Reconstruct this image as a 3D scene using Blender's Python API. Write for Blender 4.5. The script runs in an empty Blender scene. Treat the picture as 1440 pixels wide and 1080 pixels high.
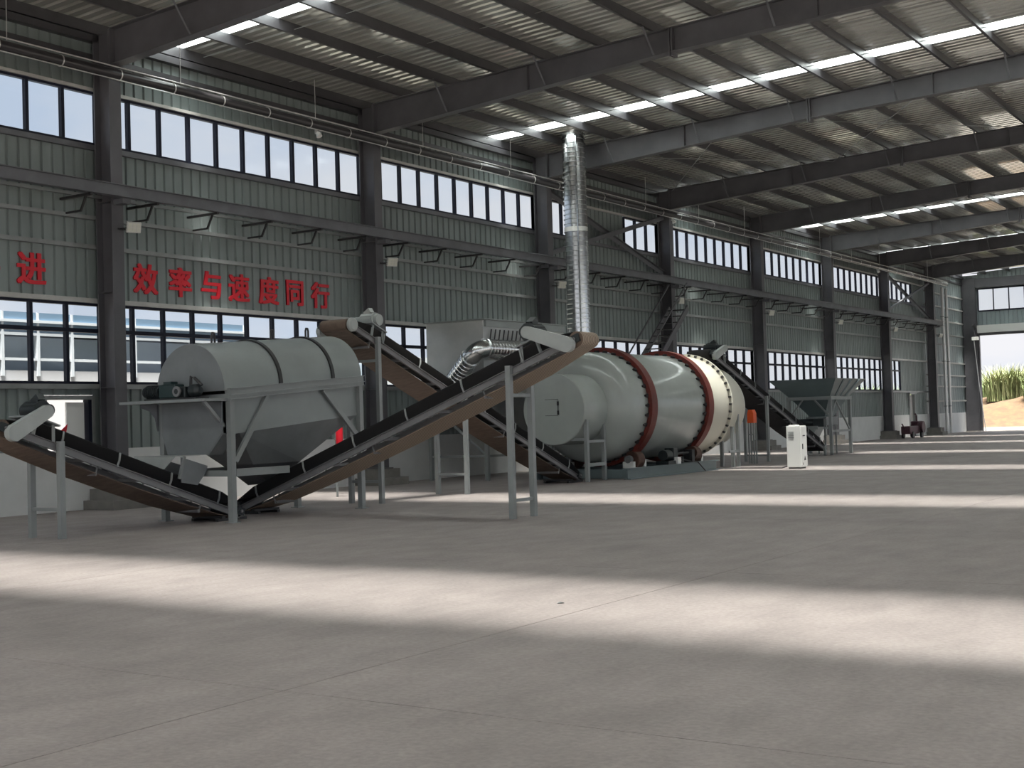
import bpy, math, random
from mathutils import Vector, Matrix
random.seed(7)
S = bpy.context.scene
COL = S.collection
PI = math.pi

# ------------------------------------------------------------------ camera
CAMX, CAMH = 21.424, 1.5
Rm = [[0.8334566263746651, -0.0404108147562993, -0.5511052694385111],
      [0.5517712957681985, 0.006761903134414197, 0.8339680532444177],
      [-0.02997480806352327, -0.999160268784109, 0.027933280595413033]]
cam_d = bpy.data.cameras.new('camera')
cam = bpy.data.objects.new('camera', cam_d)
COL.objects.link(cam)
cam_d.sensor_width = 36
cam_d.lens = 36 * 1850 / 1440
cam_d.clip_end = 2000
M = Matrix.Identity(4)
for i in range(3):
    M[i][0] = Rm[i][0]
    M[i][1] = -Rm[i][1]
    M[i][2] = -Rm[i][2]
M[0][3], M[1][3], M[2][3] = CAMX, 0, CAMH
cam.matrix_world = M
S.camera = cam

# ------------------------------------------------------------------ sky, sun, exposure
w = bpy.data.worlds.new('sky')
S.world = w
w.use_nodes = True
nt = w.node_tree
nt.nodes.clear()
out = nt.nodes.new('ShaderNodeOutputWorld')
bg = nt.nodes.new('ShaderNodeBackground')
tc = nt.nodes.new('ShaderNodeTexCoord')
mp = nt.nodes.new('ShaderNodeMapping')
mp.inputs['Scale'].default_value = (1.0, 1.0, 2.2)
nz = nt.nodes.new('ShaderNodeTexNoise')
nz.inputs['Scale'].default_value = 3.2
nz.inputs['Detail'].default_value = 6
nz.inputs['Roughness'].default_value = 0.55
rp = nt.nodes.new('ShaderNodeValToRGB')
rp.color_ramp.elements[0].position = 0.36
rp.color_ramp.elements[0].color = (0.66, 0.76, 0.93, 1)
rp.color_ramp.elements[1].position = 0.62
rp.color_ramp.elements[1].color = (0.93, 0.93, 0.97, 1)
nt.links.new(tc.outputs['Generated'], mp.inputs[0])
nt.links.new(mp.outputs[0], nz.inputs['Vector'])
nt.links.new(nz.outputs['Fac'], rp.inputs[0])
nt.links.new(rp.outputs[0], bg.inputs['Color'])
nt.links.new(bg.outputs[0], out.inputs[0])
bg.inputs['Strength'].default_value = 0.98

sun_d = bpy.data.lights.new('sun', 'SUN')
sun_d.energy = 68.0
sun_d.angle = math.radians(15)
sun_d.color = (1.0, 0.955, 0.885)
sun = bpy.data.objects.new('sun', sun_d)
COL.objects.link(sun)
sun.rotation_euler = Vector((-1.0, 2.0, -10.1)).to_track_quat('-Z', 'Y').to_euler()
sun.location = (10, 20, 60)

S.view_settings.view_transform = 'Standard'
S.view_settings.look = 'None'
S.view_settings.gamma = 1.0
S.view_settings.use_curve_mapping = False
S.view_settings.exposure = 0.0
S.cycles.diffuse_bounces = 6
S.cycles.transparent_max_bounces = 16

# ------------------------------------------------------------------ materials
MAT = {}
def mat(name, col, rough=0.6, metal=0.0, var=0.0, scale=3.0, col2=None, bump=0.0, spec=0.5, stretch=None, coat=0.0):
    if name in MAT:
        return MAT[name]
    m = bpy.data.materials.new(name)
    m.use_nodes = True
    n = m.node_tree.nodes
    L = m.node_tree.links
    b = n['Principled BSDF']
    b.inputs['Base Color'].default_value = (*col, 1)
    b.inputs['Roughness'].default_value = rough
    b.inputs['Metallic'].default_value = metal
    b.inputs['Specular IOR Level'].default_value = spec
    b.inputs['Coat Weight'].default_value = coat
    if var or col2 or bump:
        t = n.new('ShaderNodeTexCoord')
        mp = n.new('ShaderNodeMapping')
        mp.inputs['Scale'].default_value = stretch or (1, 1, 1)
        z = n.new('ShaderNodeTexNoise')
        z.inputs['Scale'].default_value = scale
        z.inputs['Detail'].default_value = 7
        z.inputs['Roughness'].default_value = 0.6
        L.new(t.outputs['Object'], mp.inputs[0])
        L.new(mp.outputs[0], z.inputs['Vector'])
        c2 = col2 or tuple(max(0, c * (1 - var)) for c in col)
        r = n.new('ShaderNodeValToRGB')
        r.color_ramp.elements[0].position = 0.35
        r.color_ramp.elements[1].position = 0.68
        r.color_ramp.elements[0].color = (*c2, 1)
        r.color_ramp.elements[1].color = (*col, 1)
        L.new(z.outputs['Fac'], r.inputs[0])
        L.new(r.outputs[0], b.inputs['Base Color'])
        if bump:
            bp = n.new('ShaderNodeBump')
            bp.inputs['Strength'].default_value = bump
            bp.inputs['Distance'].default_value = 0.02
            L.new(z.outputs['Fac'], bp.inputs['Height'])
            L.new(bp.outputs[0], b.inputs['Normal'])
    MAT[name] = m
    return m

def floor_mat():
    m = bpy.data.materials.new('concrete_floor')
    m.use_nodes = True
    n = m.node_tree.nodes
    L = m.node_tree.links
    b = n['Principled BSDF']
    g = n.new('ShaderNodeNewGeometry')
    def noise(sc, det, stretch=(1, 1, 1)):
        mp = n.new('ShaderNodeMapping')
        mp.inputs['Scale'].default_value = stretch
        z = n.new('ShaderNodeTexNoise')
        z.inputs['Scale'].default_value = sc
        z.inputs['Detail'].default_value = det
        z.inputs['Roughness'].default_value = 0.62
        L.new(g.outputs['Position'], mp.inputs[0])
        L.new(mp.outputs[0], z.inputs['Vector'])
        return z
    z1 = noise(0.35, 6)
    z2 = noise(2.6, 8, (1, 0.45, 1))
    z3 = noise(26, 4)
    r = n.new('ShaderNodeValToRGB')
    r.color_ramp.elements[0].position = 0.33
    r.color_ramp.elements[0].color = (0.305, 0.270, 0.262, 1)
    r.color_ramp.elements[1].position = 0.7
    r.color_ramp.elements[1].color = (0.505, 0.452, 0.432, 1)
    mx = n.new('ShaderNodeMix')
    mx.data_type = 'FLOAT'
    mx.inputs[0].default_value = 0.5
    L.new(z1.outputs['Fac'], mx.inputs[2])
    L.new(z2.outputs['Fac'], mx.inputs[3])
    L.new(mx.outputs[0], r.inputs[0])
    m2 = n.new('ShaderNodeMix')
    m2.data_type = 'RGBA'
    m2.blend_type = 'MULTIPLY'
    m2.inputs[0].default_value = 0.5
    L.new(r.outputs[0], m2.inputs[6])
    L.new(z3.outputs['Fac'], m2.inputs[7])
    L.new(m2.outputs[2], b.inputs['Base Color'])
    b.inputs['Roughness'].default_value = 0.62
    b.inputs['Specular IOR Level'].default_value = 0.3
    bp = n.new('ShaderNodeBump')
    bp.inputs['Strength'].default_value = 0.25
    bp.inputs['Distance'].default_value = 0.01
    L.new(z3.outputs['Fac'], bp.inputs['Height'])
    L.new(bp.outputs[0], b.inputs['Normal'])
    return m

def clear_mat(name, tint, gloss=0.06, diff=0.0, diffcol=(1, 1, 1)):
    m = bpy.data.materials.new(name)
    m.use_nodes = True
    n = m.node_tree.nodes
    L = m.node_tree.links
    n.clear()
    o = n.new('ShaderNodeOutputMaterial')
    t = n.new('ShaderNodeBsdfTransparent')
    t.inputs[0].default_value = (*tint, 1)
    g = n.new('ShaderNodeBsdfGlossy')
    g.inputs['Roughness'].default_value = 0.08
    x = n.new('ShaderNodeMixShader')
    x.inputs[0].default_value = gloss
    L.new(t.outputs[0], x.inputs[1])
    L.new(g.outputs[0], x.inputs[2])
    last = x
    if diff:
        d = n.new('ShaderNodeBsdfTranslucent')
        d.inputs[0].default_value = (*diffcol, 1)
        y = n.new('ShaderNodeMixShader')
        y.inputs[0].default_value = diff
        L.new(x.outputs[0], y.inputs[1])
        L.new(d.outputs[0], y.inputs[2])
        last = y
    L.new(last.outputs[0], o.inputs[0])
    return m

FLOOR = floor_mat()
GLASS = clear_mat('window_glass', (0.90, 0.92, 0.93), 0.04)
FRP = clear_mat('frosted_roof_light', (0.86, 0.88, 0.88), 0.04, 0.55, (0.80, 0.90, 0.92))
clad = mat('green_grey_cladding', (0.212, 0.250, 0.248), 0.5, 0.0, 0.22, 0.8, stretch=(1, 2, 0.25))
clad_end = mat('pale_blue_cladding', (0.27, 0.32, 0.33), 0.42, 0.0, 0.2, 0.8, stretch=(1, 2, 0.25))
steel = mat('brown_grey_steel', (0.098, 0.097, 0.108), 0.5, 0.0, 0.3, 1.3, bump=0.08)
purl = mat('dark_purlin_steel', (0.066, 0.065, 0.072), 0.42, 0.25, 0.25, 1.5)
roofm = mat('galvanised_roof_sheet', (0.74, 0.75, 0.70), 0.13, 0.6, 0.15, 0.9, stretch=(0.3, 2, 1))
girtm = mat('pale_girt_steel', (0.27, 0.285, 0.285), 0.42, 0.3, 0.25, 2)
trimm = mat('cream_flashing', (0.47, 0.47, 0.455), 0.4, 0.0, 0.2, 2)
frm = mat('navy_window_frame', (0.010, 0.012, 0.024), 0.5, spec=0.2)
dadom = mat('white_painted_masonry', (0.66, 0.67, 0.67), 0.8, 0, 0.1, 1.2, bump=0.05)
conc = mat('grey_concrete_plinth', (0.23, 0.22, 0.205), 0.9, 0, 0.25, 3, bump=0.2)
joint = mat('dark_joint', (0.03, 0.027, 0.025), 0.9)
beamm = mat('mid_grey_beam', (0.15, 0.155, 0.17), 0.45, 0.2, 0.3, 1.5)
blackm = mat('black_steel', (0.022, 0.022, 0.024), 0.45)
pipem = mat('black_pipe', (0.035, 0.033, 0.036), 0.28, 0.2)
brightm = mat('bright_conduit', (0.60, 0.60, 0.59), 0.3, 0.6)
redm = mat('red_lettering', (0.56, 0.004, 0.018), 0.45)
machm = mat('machine_grey_paint', (0.255, 0.28, 0.278), 0.34, 0.0, 0.14, 1.2, spec=0.5)
machd = mat('machine_dull_grey', (0.19, 0.205, 0.215), 0.38, 0.0, 0.22, 1.6)
framem = mat('frame_grey_paint', (0.265, 0.285, 0.285), 0.42, 0.0, 0.15, 2)
strm = mat('stringer_grey', (0.225, 0.225, 0.23), 0.42, 0.1, 0.25, 2)
beltm = mat('black_rubber_belt', (0.012, 0.012, 0.013), 0.65)
retm = mat('dusty_brown_belt', (0.150, 0.105, 0.078), 0.7, 0, 0.4, 4, stretch=(6, 1, 1))
guardm = mat('pale_guard_paint', (0.38, 0.41, 0.40), 0.4, 0, 0.15, 3)
motorm = mat('dark_motor_paint', (0.018, 0.024, 0.026), 0.42)
motorg = mat('green_motor_paint', (0.013, 0.032, 0.032), 0.42)
galv = mat('spiral_galvanised_duct', (0.74, 0.77, 0.78), 0.22, 1.0, 0.15, 5)
boxm = mat('pale_galvanised_sheet', (0.46, 0.48, 0.47), 0.30, 0.35, 0.2, 1.3, bump=0.12)
drumm = mat('dryer_drum_paint', (0.36, 0.39, 0.37), 0.27, 0.0, 0.12, 1.0, coat=0.25)
drumy = mat('dryer_cream', (0.60, 0.585, 0.50), 0.32, 0.0, 0.1, 1.0)
ringm = mat('red_oxide_ring', (0.150, 0.020, 0.013), 0.5, 0.0, 0.35, 4)
rollm = mat('rusty_roller', (0.115, 0.060, 0.045), 0.55, 0.3, 0.3, 5)
whitem = mat('white_cabinet_paint', (0.74, 0.75, 0.73), 0.4)
orangem = mat('orange_paint', (0.72, 0.10, 0.02), 0.45)
hopm = mat('blue_grey_hopper_paint', (0.150, 0.195, 0.205), 0.4, 0, 0.15, 1.5)
purple = mat('maroon_engine_paint', (0.075, 0.030, 0.040), 0.5)
ledm = mat('led_lens', (0.62, 0.63, 0.56), 0.3)
alum = mat('floodlight_alloy', (0.60, 0.61, 0.58), 0.4, 0.2)

# ------------------------------------------------------------------ mesh builder
class MB:
    def __init__(s):
        s.v = []
        s.f = []
    def add(s, vs, fs):
        o = len(s.v)
        s.v += [tuple(p) for p in vs]
        s.f += [tuple(i + o for i in f) for f in fs]
        return s
    def box(s, x0, x1, y0, y1, z0, z1):
        return s.add([(x, y, z) for z in (z0, z1) for y in (y0, y1) for x in (x0, x1)],
                     [(0, 2, 3, 1), (4, 5, 7, 6), (0, 1, 5, 4), (2, 6, 7, 3), (0, 4, 6, 2), (1, 3, 7, 5)])
    def bar(s, p, q, wd, ht=None, up=(0, 0, 1)):
        ht = ht or wd
        p, q = Vector(p), Vector(q)
        d = (q - p).normalized()
        a = d.cross(Vector(up))
        if a.length < 1e-4:
            a = d.cross(Vector((1, 0, 0)))
        a.normalize()
        b = a.cross(d).normalized()
        a *= wd / 2
        b *= ht / 2
        vs = [e + i * a + j * b for e in (p, q) for j in (-1, 1) for i in (-1, 1)]
        return s.add(vs, [(0, 1, 3, 2), (4, 6, 7, 5), (0, 4, 5, 1), (2, 3, 7, 6), (0, 2, 6, 4), (1, 5, 7, 3)])
    def tube(s, pts, r, n=10, caps=True):
        pts = [Vector(p) for p in pts]
        rings = []
        ref = None
        for i, p in enumerate(pts):
            if i == 0:
                d = pts[1] - p
            elif i == len(pts) - 1:
                d = p - pts[-2]
            else:
                d = (pts[i + 1] - p).normalized() + (p - pts[i - 1]).normalized()
            d.normalize()
            if ref is None:
                ref = Vector((0, 0, 1)) if abs(d.z) < 0.9 else Vector((1, 0, 0))
            a = d.cross(ref).normalized()
            b = a.cross(d).normalized()
            rr = r[i] if isinstance(r, (list, tuple)) else r
            rings.append([p + rr * (math.cos(t) * a + math.sin(t) * b) for t in [2 * PI * k / n for k in range(n)]])
        vs = [v for g in rings for v in g]
        fs = []
        for i in range(len(pts) - 1):
            for k in range(n):
                k2 = (k + 1) % n
                fs.append((i * n + k, i * n + k2, (i + 1) * n + k2, (i + 1) * n + k))
        if caps:
            fs.append(tuple(range(n)))
            fs.append(tuple(reversed(range((len(pts) - 1) * n, len(pts) * n))))
        return s.add(vs, fs)
    def cyl(s, p, q, r, n=16):
        return s.tube([p, q], r, n)
    def lathe(s, prof, o, ax, n=32, a0=0.0, a1=2 * PI, ref=None, closed=False):
        """prof: list of (radius, t along axis)"""
        o, ax = Vector(o), Vector(ax).normalized()
        ref = Vector(ref) if ref else (Vector((0, 0, 1)) if abs(ax.z) < 0.9 else Vector((1, 0, 0)))
        a = (ref - ax * ref.dot(ax)).normalized()
        b = ax.cross(a)
        full = abs(a1 - a0 - 2 * PI) < 1e-6
        m = n if full else n + 1
        vs = []
        for r, t in prof:
            for k in range(m):
                th = a0 + (a1 - a0) * k / n
                vs.append(o + ax * t + r * (math.cos(th) * a + math.sin(th) * b))
        fs = []
        P = len(prof)
        for i in range(P if closed else P - 1):
            j = (i + 1) % P
            for k in range(n):
                k2 = (k + 1) % m
                fs.append((i * m + k, i * m + k2, j * m + k2, j * m + k))
        return s.add(vs, fs)
    def prism(s, poly, vec):
        n = len(poly)
        vec = Vector(vec)
        vs = [Vector(p) for p in poly] + [Vector(p) + vec for p in poly]
        fs = [tuple(range(n)), tuple(range(2 * n - 1, n - 1, -1))]
        for i in range(n):
            j = (i + 1) % n
            fs.append((i, i + n, j + n, j))
        return s.add(vs, fs)
    def loft(s, polys, caps=True):
        n = len(polys[0])
        vs = [p for g in polys for p in g]
        fs = []
        for i in range(len(polys) - 1):
            for k in range(n):
                k2 = (k + 1) % n
                fs.append((i * n + k, i * n + k2, (i + 1) * n + k2, (i + 1) * n + k))
        if caps:
            fs.append(tuple(range(n)))
            fs.append(tuple(reversed(range((len(polys) - 1) * n, len(polys) * n))))
        return s.add(vs, fs)
    def mesh(s, name, m, smooth=False, off=(0, 0, 0)):
        me = bpy.data.meshes.new(name)
        ox, oy, oz = off
        me.from_pydata([(a - ox, b - oy, c - oz) for a, b, c in s.v], [], s.f)
        import bmesh
        bm = bmesh.new()
        bm.from_mesh(me)
        bmesh.ops.recalc_face_normals(bm, faces=bm.faces)
        bm.to_mesh(me)
        bm.free()
        if smooth:
            me.polygons.foreach_set('use_smooth', [True] * len(me.polygons))
            me.set_sharp_from_angle(angle=math.radians(35))
        me.materials.append(m)
        return me
    def build(s, name, m, parent=None, smooth=False, bevel=0, kind=None):
        off = OFF.get(parent.name, (0, 0, 0)) if parent else (0, 0, 0)
        me = s.mesh(name, m, smooth, off)
        o = bpy.data.objects.new(name, me)
        COL.objects.link(o)
        if parent:
            o.parent = parent
            OFF[o.name] = off
        if bevel:
            bv = o.modifiers.new('edge', 'BEVEL')
            bv.width = bevel
            bv.segments = 2
            bv.limit_method = 'ANGLE'
        if kind:
            o['kind'] = kind
        return o

OFF = {}
def tag(o, label, cat=None, group=None, kind=None):
    o['label'] = label
    if cat:
        o['category'] = cat
    if group:
        o['group'] = group
    if kind:
        o['kind'] = kind
    return o
def thing(name, label, cat=None, loc=(0, 0, 0), group=None, kind=None, local=False, rotz=0):
    o = bpy.data.objects.new(name, None)
    COL.objects.link(o)
    o.location = loc
    o.rotation_euler = (0, 0, rotz)
    o.empty_display_size = 0.2
    OFF[o.name] = (0, 0, 0) if local else tuple(loc)
    return tag(o, label, cat, group, kind)
def inst(me, name, loc, parent, rot=None):
    o = bpy.data.objects.new(name, me)
    COL.objects.link(o)
    off = OFF.get(parent.name, (0, 0, 0)) if parent else (0, 0, 0)
    o.location = Vector(loc) - Vector(off)
    if rot:
        o.rotation_euler = rot
    o.parent = parent
    return o

# ------------------------------------------------------------------ layout constants
BAY = 8.2
C0 = 17.47
def cy(k):
    return C0 + BAY * k
Y_END = 83.2
Y_NEAR = -7.2
RIDGE = 17.0
def roofz(x):
    return 9.78 + 0.042 * (x if x <= RIDGE else 2 * RIDGE - x)

# ------------------------------------------------------------------ floor
floor = thing('floor', 'pale beige concrete floor of the shed', kind='structure')
MB().box(-0.25, 2 * RIDGE + 0.2, -10, Y_END, -0.3, -0.016).build('floor_bed', joint, floor)
xs = [16.13 + 6 * k for k in range(-2, 4)]
xs = [-0.2] + [x for x in xs if -0.1 < x < 2 * RIDGE] + [2 * RIDGE + 0.1]
ys = [-10] + [5.55 + 6 * k for k in range(-2, 13) if 5.55 + 6 * k < Y_END - 1] + [Y_END - 0.005]
cache = {}
g_ = 0.004
for i in range(len(xs) - 1):
    for j in range(len(ys) - 1):
        sx, sy = round(xs[i + 1] - xs[i], 3), round(ys[j + 1] - ys[j], 3)
        if (sx, sy) not in cache:
            cache[(sx, sy)] = MB().box(g_, sx - g_, g_, sy - g_, -0.015, 0).mesh('floor_slab', FLOOR)
        inst(cache[(sx, sy)], 'floor_slab', (xs[i], ys[j], 0), floor)

# ------------------------------------------------------------------ wall cladding helper
def clad_mesh(width, z0, z1, m, pitch=0.2733, axis='y'):
    """flat pan with narrow recessed ribs; inner face at 0, ribs go outwards"""
    n = max(1, round(width / pitch))
    p = width / n
    prof = []
    for k in range(n):
        y = k * p
        prof += [(y, 0.0), (y + p - 0.075, 0.0), (y + p - 0.055, -0.04), (y + p - 0.018, -0.04)]
    prof.append((width, 0.0))
    vs, fs = [], []
    for z in (z0, z1):
        for y, d in prof:
            vs.append((d, y, z) if axis == 'y' else (y, -d, z))
    N = len(prof)
    for i in range(N - 1):
        fs.append((i, i + 1, N + i + 1, N + i))
    b = MB()
    b.add(vs, fs)
    return b.mesh('cladding_sheet', m)
SHEETW = BAY / 8
_cl = {}
def sheets(parent, y0, y1, z0, z1, m=clad, x=0.0):
    n = max(1, round((y1 - y0) / SHEETW))
    wd = (y1 - y0) / n
    key = (round(wd, 3), z0, z1, m.name)
    if key not in _cl:
        _cl[key] = clad_mesh(wd, z0, z1, m)
    for k in range(n):
        inst(_cl[key], 'cladding_sheet', (x, y0 + k * wd, 0), parent)

wall = thing('wall_left', 'long green grey ribbed steel wall with two window bands', kind='structure')
UT, UB, LT, LB = 8.36, 7.28, 4.09, 2.48
TR = 3.54
DADO = 1.18
PP = BAY / 10
kmin = -3
for k in range(kmin, 8):
    y0, y1 = cy(k), cy(k) + BAY
    # full bays: top strip, middle band, lower band, dado
    if k < 7:
        sheets(wall, y0, y1, UT + 0.05, 9.7)
        sheets(wall, y0, y1, LT + 0.07, UB - 0.06)
        if k == -1:
            sheets(wall, y0, 16.05, DADO, LB - 0.05)
            sheets(wall, 17.25, y1, DADO, LB - 0.05)
            sheets(wall, 16.05, 17.25, 2.26, LB - 0.05)
        elif k == 6:
            sheets(wall, y0, 71.3, DADO, LB - 0.05)
            sheets(wall, 72.3, y1, DADO, LT + 0.07)
            sheets(wall, 71.3, 72.3, 2.32, LT + 0.07)
            sheets(wall, 69.99, 71.3, LB - 0.05, LT + 0.07)
        else:
            sheets(wall, y0, y1, DADO, LB - 0.05)
        if k == 2:
            sheets(wall, 36.37, 39.57, UB - 0.06, UT + 0.05)
        if k == 6:
            sheets(wall, 72.45, y1, UB - 0.06, UT + 0.05)
    else:
        sheets(wall, y0, Y_END - 0.02, DADO, 9.7, clad_end)
# dado wall, with gaps at the two small doors
for a, b in ((-7.15, 71.3), (72.3, Y_END - 0.1)):
    MB().box(-0.2, 0.03, a, b, 0, DADO).build('dado', dadom, wall)
# continuous girts on the wall
for z, x1, h, m in ((5.80, 0.13, 0.075, girtm), (5.22, 0.10, 0.085, girtm), (9.05, 0.12, 0.10, purl), (9.42, 0.16, 0.14, purl)):
    MB().box(0.004, x1, -7.1, Y_END - 0.1, z - h / 2, z + h / 2).build('girt', m, wall)
for z in (1.9, 2.75, 3.4, 4.15, 6.6, 7.4, 8.15):
    MB().box(0.004, 0.11, cy(7) + 0.02, Y_END - 0.1, z - 0.04, z + 0.04).build('girt', trimm, wall)

# flashings at window heads and sills
tn = 1
def trim(z0, z1, y0, y1, m, x0=0.0, x1=0.07):
    global tn
    o = MB().box(x0, x1, y0, y1, z0, z1).build('trim_%d' % tn, m)
    tag(o, 'flashing strip along the long wall', kind='structure')
    tn += 1
trim(LT + 0.005, LT + 0.10, -7.1, cy(7), trimm, 0.005, 0.09)
trim(LB - 0.10, LB - 0.005, -7.1, cy(7), girtm, 0.005, 0.11)
trim(UT + 0.005, UT + 0.07, -7.1, cy(7), trimm, 0.005, 0.09)
trim(UB - 0.11, UB - 0.005, -7.1, cy(7), beamm, 0.005, 0.10)

# ------------------------------------------------------------------ windows
wn = 1
FW = 0.07
pane_up = MB().box(-0.012, -0.006, 0, PP - FW, 0, UT - UB - 2 * 0.05).mesh('pane', GLASS)
pane_lu = MB().box(-0.012, -0.006, 0, PP - FW, 0, LT - TR - 0.04 - 0.05).mesh('pane', GLASS)
pane_ll = MB().box(-0.012, -0.006, 0, PP - FW, 0, TR - LB - 0.04 - 0.05).mesh('pane', GLASS)
mul_up = MB().box(-0.05, 0.045, -FW / 2, FW / 2, UB + 0.05, UT - 0.05).mesh('mullion', frm)
mul_lo = MB().box(-0.05, 0.045, -FW / 2, FW / 2, LB + 0.05, LT - 0.05).mesh('mullion', frm)
def window(a, b, upper, label):
    """a..b: pane index range counted from the wall origin"""
    global wn
    y0, y1 = C0 + a * PP, C0 + b * PP
    W = thing('window_%d' % wn, label, loc=(0, y0, 0), kind='structure')
    wn += 1
    z0, z1 = (UB, UT) if upper else (LB, LT)
    fb = MB()
    fb.box(-0.05, 0.05, y0, y1, z0, z0 + 0.05).box(-0.05, 0.05, y0, y1, z1 - 0.05, z1)
    fb.box(-0.05, 0.05, y0 - FW / 2, y0 + FW / 2, z0 + 0.05, z1 - 0.05).box(-0.05, 0.05, y1 - FW / 2, y1 + FW / 2, z0 + 0.05, z1 - 0.05)
    fb.build('frame', frm, W)
    if not upper:
        MB().box(-0.055, 0.055, y0, y1, TR - 0.04, TR + 0.04).build('transom', frm, W)
    for i in range(a, b):
        yy = C0 + i * PP
        if i > a:
            inst(mul_up if upper else mul_lo, 'mullion', (0, yy, 0), W)
        if upper:
            inst(pane_up, 'pane', (0, yy + FW / 2, UB + 0.05), W)
        else:
            inst(pane_lu, 'pane', (0, yy + FW / 2, TR + 0.04), W)
            inst(pane_ll, 'pane', (0, yy + FW / 2, LB + 0.05), W)
bayname = ['', '', '', 'bay behind the left conveyor', 'bay with the slogan', 'bay right of the slogan', 'bay with the tall duct',
           'bay past the steel stair', 'bay above the feed hopper', 'bay past the feed hopper', 'last glazed bay']
for k in range(kmin, 7):
    nm = bayname[k + 4] if k + 4 < len(bayname) else ''
    nm = nm or 'bay %s the camera' % ('behind' if k < -2 else 'beside')
    a, b = 10 * k, 10 * k + 10
    if k == 2:
        window(a, a + 3, True, 'upper window strip left of the tall duct')
        window(a + 7, b, True, 'upper window strip right of the tall duct')
        window(a, b, False, 'lower window strip in the ' + nm)
    elif k == 6:
        window(a, a + 7, True, 'upper window strip in the ' + nm)
        window(a, a + 4, False, 'short lower window in the ' + nm)
    else:
        window(a, b, True, 'upper window strip in the ' + nm)
        window(a, b, False, 'lower window strip in the ' + nm)

# small side doors in the long wall
D1 = thing('window_%d' % wn, 'small open hatch window low in the wall behind the left conveyor', loc=(0, 16.05, 1.18), kind='structure')
wn += 1
fb = MB()
fb.box(-0.12, 0.08, 16.05, 16.12, 1.18, 2.25).box(-0.12, 0.08, 17.18, 17.25, 1.18, 2.25).box(-0.12, 0.08, 16.12, 17.18, 2.17, 2.25)
fb.build('frame', girtm, D1)
MB().box(-0.09, -0.05, 16.66, 17.08, 1.20, 2.12).build('sash', whitem, D1)
MB().box(-0.10, 0.06, 17.10, 17.18, 1.18, 2.17).build('stile', frm, D1)
MB().prism([(-0.048, 16.50, 1.56), (-0.048, 16.68, 1.70), (-0.048, 16.64, 1.52)], (0.004, 0, 0)).build('red_sticker', redm, D1)
D2 = thing('door_1', 'narrow plank door in the last bay of the long wall', loc=(0, 71.3, 0), kind='structure')
fb = MB()
fb.box(-0.12, 0.08, 71.3, 71.37, 0, 2.3).box(-0.12, 0.08, 72.23, 72.3, 0, 2.3).box(-0.12, 0.14, 71.2, 72.4, 2.3, 2.38)
fb.build('door_frame', girtm, D2)
MB().box(-0.09, -0.05, 71.8, 72.22, 0.02, 2.25).build('door_leaf', trimm, D2)

# ------------------------------------------------------------------ columns
def column(k):
    y = cy(k)
    vis = ['beside the camera', 'beside the camera', 'outside the frame', 'left of the slogan', 'right of the slogan', 'behind the tall duct', 'past the steel stair',
           'left of the feed hopper', 'behind the feed hopper', 'right of the feed hopper', 'past the last glazed bay', 'at the far door corner']
    c = thing('steel_column', 'dark grey I-section steel column ' + vis[k + 3], 'column', (0.3, y, 0), 'wall columns', 'structure')
    MB().box(0.572, 0.60, y - 0.145, y + 0.145, 0.42, 9.53).build('inner_flange', steel, c)
    MB().box(0.13, 0.16, y - 0.145, y + 0.145, 0.42, 9.5).build('outer_flange', steel, c)
    MB().box(0.16, 0.572, y - 0.01, y + 0.01, 0.42, 9.5).build('web', steel, c)
    for z in (2.4, 4.3, 6.1, 8.75):
        MB().box(0.16, 0.572, y - 0.135, y - 0.01, z - 0.008, z + 0.008).build('stiffener', steel, c)
    MB().box(0.08, 0.68, y - 0.22, y + 0.22, 0.40, 0.425).build('base_plate', steel, c)
    MB().box(0.035, 0.78, y - 0.36, y + 0.36, 0.18, 0.40).build('upper_plinth', conc, c)
    MB().box(0.035, 0.92, y - 0.52, y + 0.52, 0.0, 0.18).build('lower_plinth', conc, c)
    MB().box(0.60, 0.88, y - 0.10, y + 0.10, 6.02, 6.12).build('corbel', beamm, c)
for k in range(kmin, 9):
    if k == 8:
        continue
    column(k)
# corner column
yc = Y_END - 0.3
c = thing('steel_column', 'dark corner column between long wall and far door', 'column', (0.45, yc, 0), 'wall columns', 'structure')
MB().box(0.05, 0.86, yc + 0.24, yc + 0.27, 0.05, 9.4).build('outer_flange', steel, c)
MB().box(0.05, 0.86, yc - 0.03, yc, 0.05, 9.4).build('inner_flange', steel, c)
MB().box(0.44, 0.46, yc, yc + 0.24, 0.05, 9.4).build('web', steel, c)
MB().box(0.04, 0.94, yc - 0.12, yc + 0.28, 0, 0.05).build('base_plate', conc, c)

# ------------------------------------------------------------------ roof
ceil = thing('ceiling', 'galvanised corrugated roof on dark purlins with frosted roof lights', kind='structure')
def roof_mesh(width, m, name):
    n = round(width / 0.2565)
    p = width / n
    prof = []
    for k in range(n):
        y = k * p
        prof += [(y, 0), (y + p * 0.60, 0), (y + p * 0.70, 0.048), (y + p * 0.90, 0.048)]
    prof.append((width, 0))
    vs, fs = [], []
    st = (-0.35, RIDGE, 2 * RIDGE + 0.35)
    for x in st:
        for y, d in prof:
            vs.append((x, y, roofz(x) + d))
    N = len(prof)
    for s_ in range(2):
        for i in range(N - 1):
            fs.append((s_ * N + i, s_ * N + i + 1, (s_ + 1) * N + i + 1, (s_ + 1) * N + i))
    return MB().add(vs, fs).mesh(name, m)
STRIP, MOD = 0.62, 12.3
sw = (MOD - STRIP) / 11
r_sheet = roof_mesh(sw, roofm, 'roof_sheet')
r_light = roof_mesh(STRIP, FRP, 'roof_light')
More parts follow.
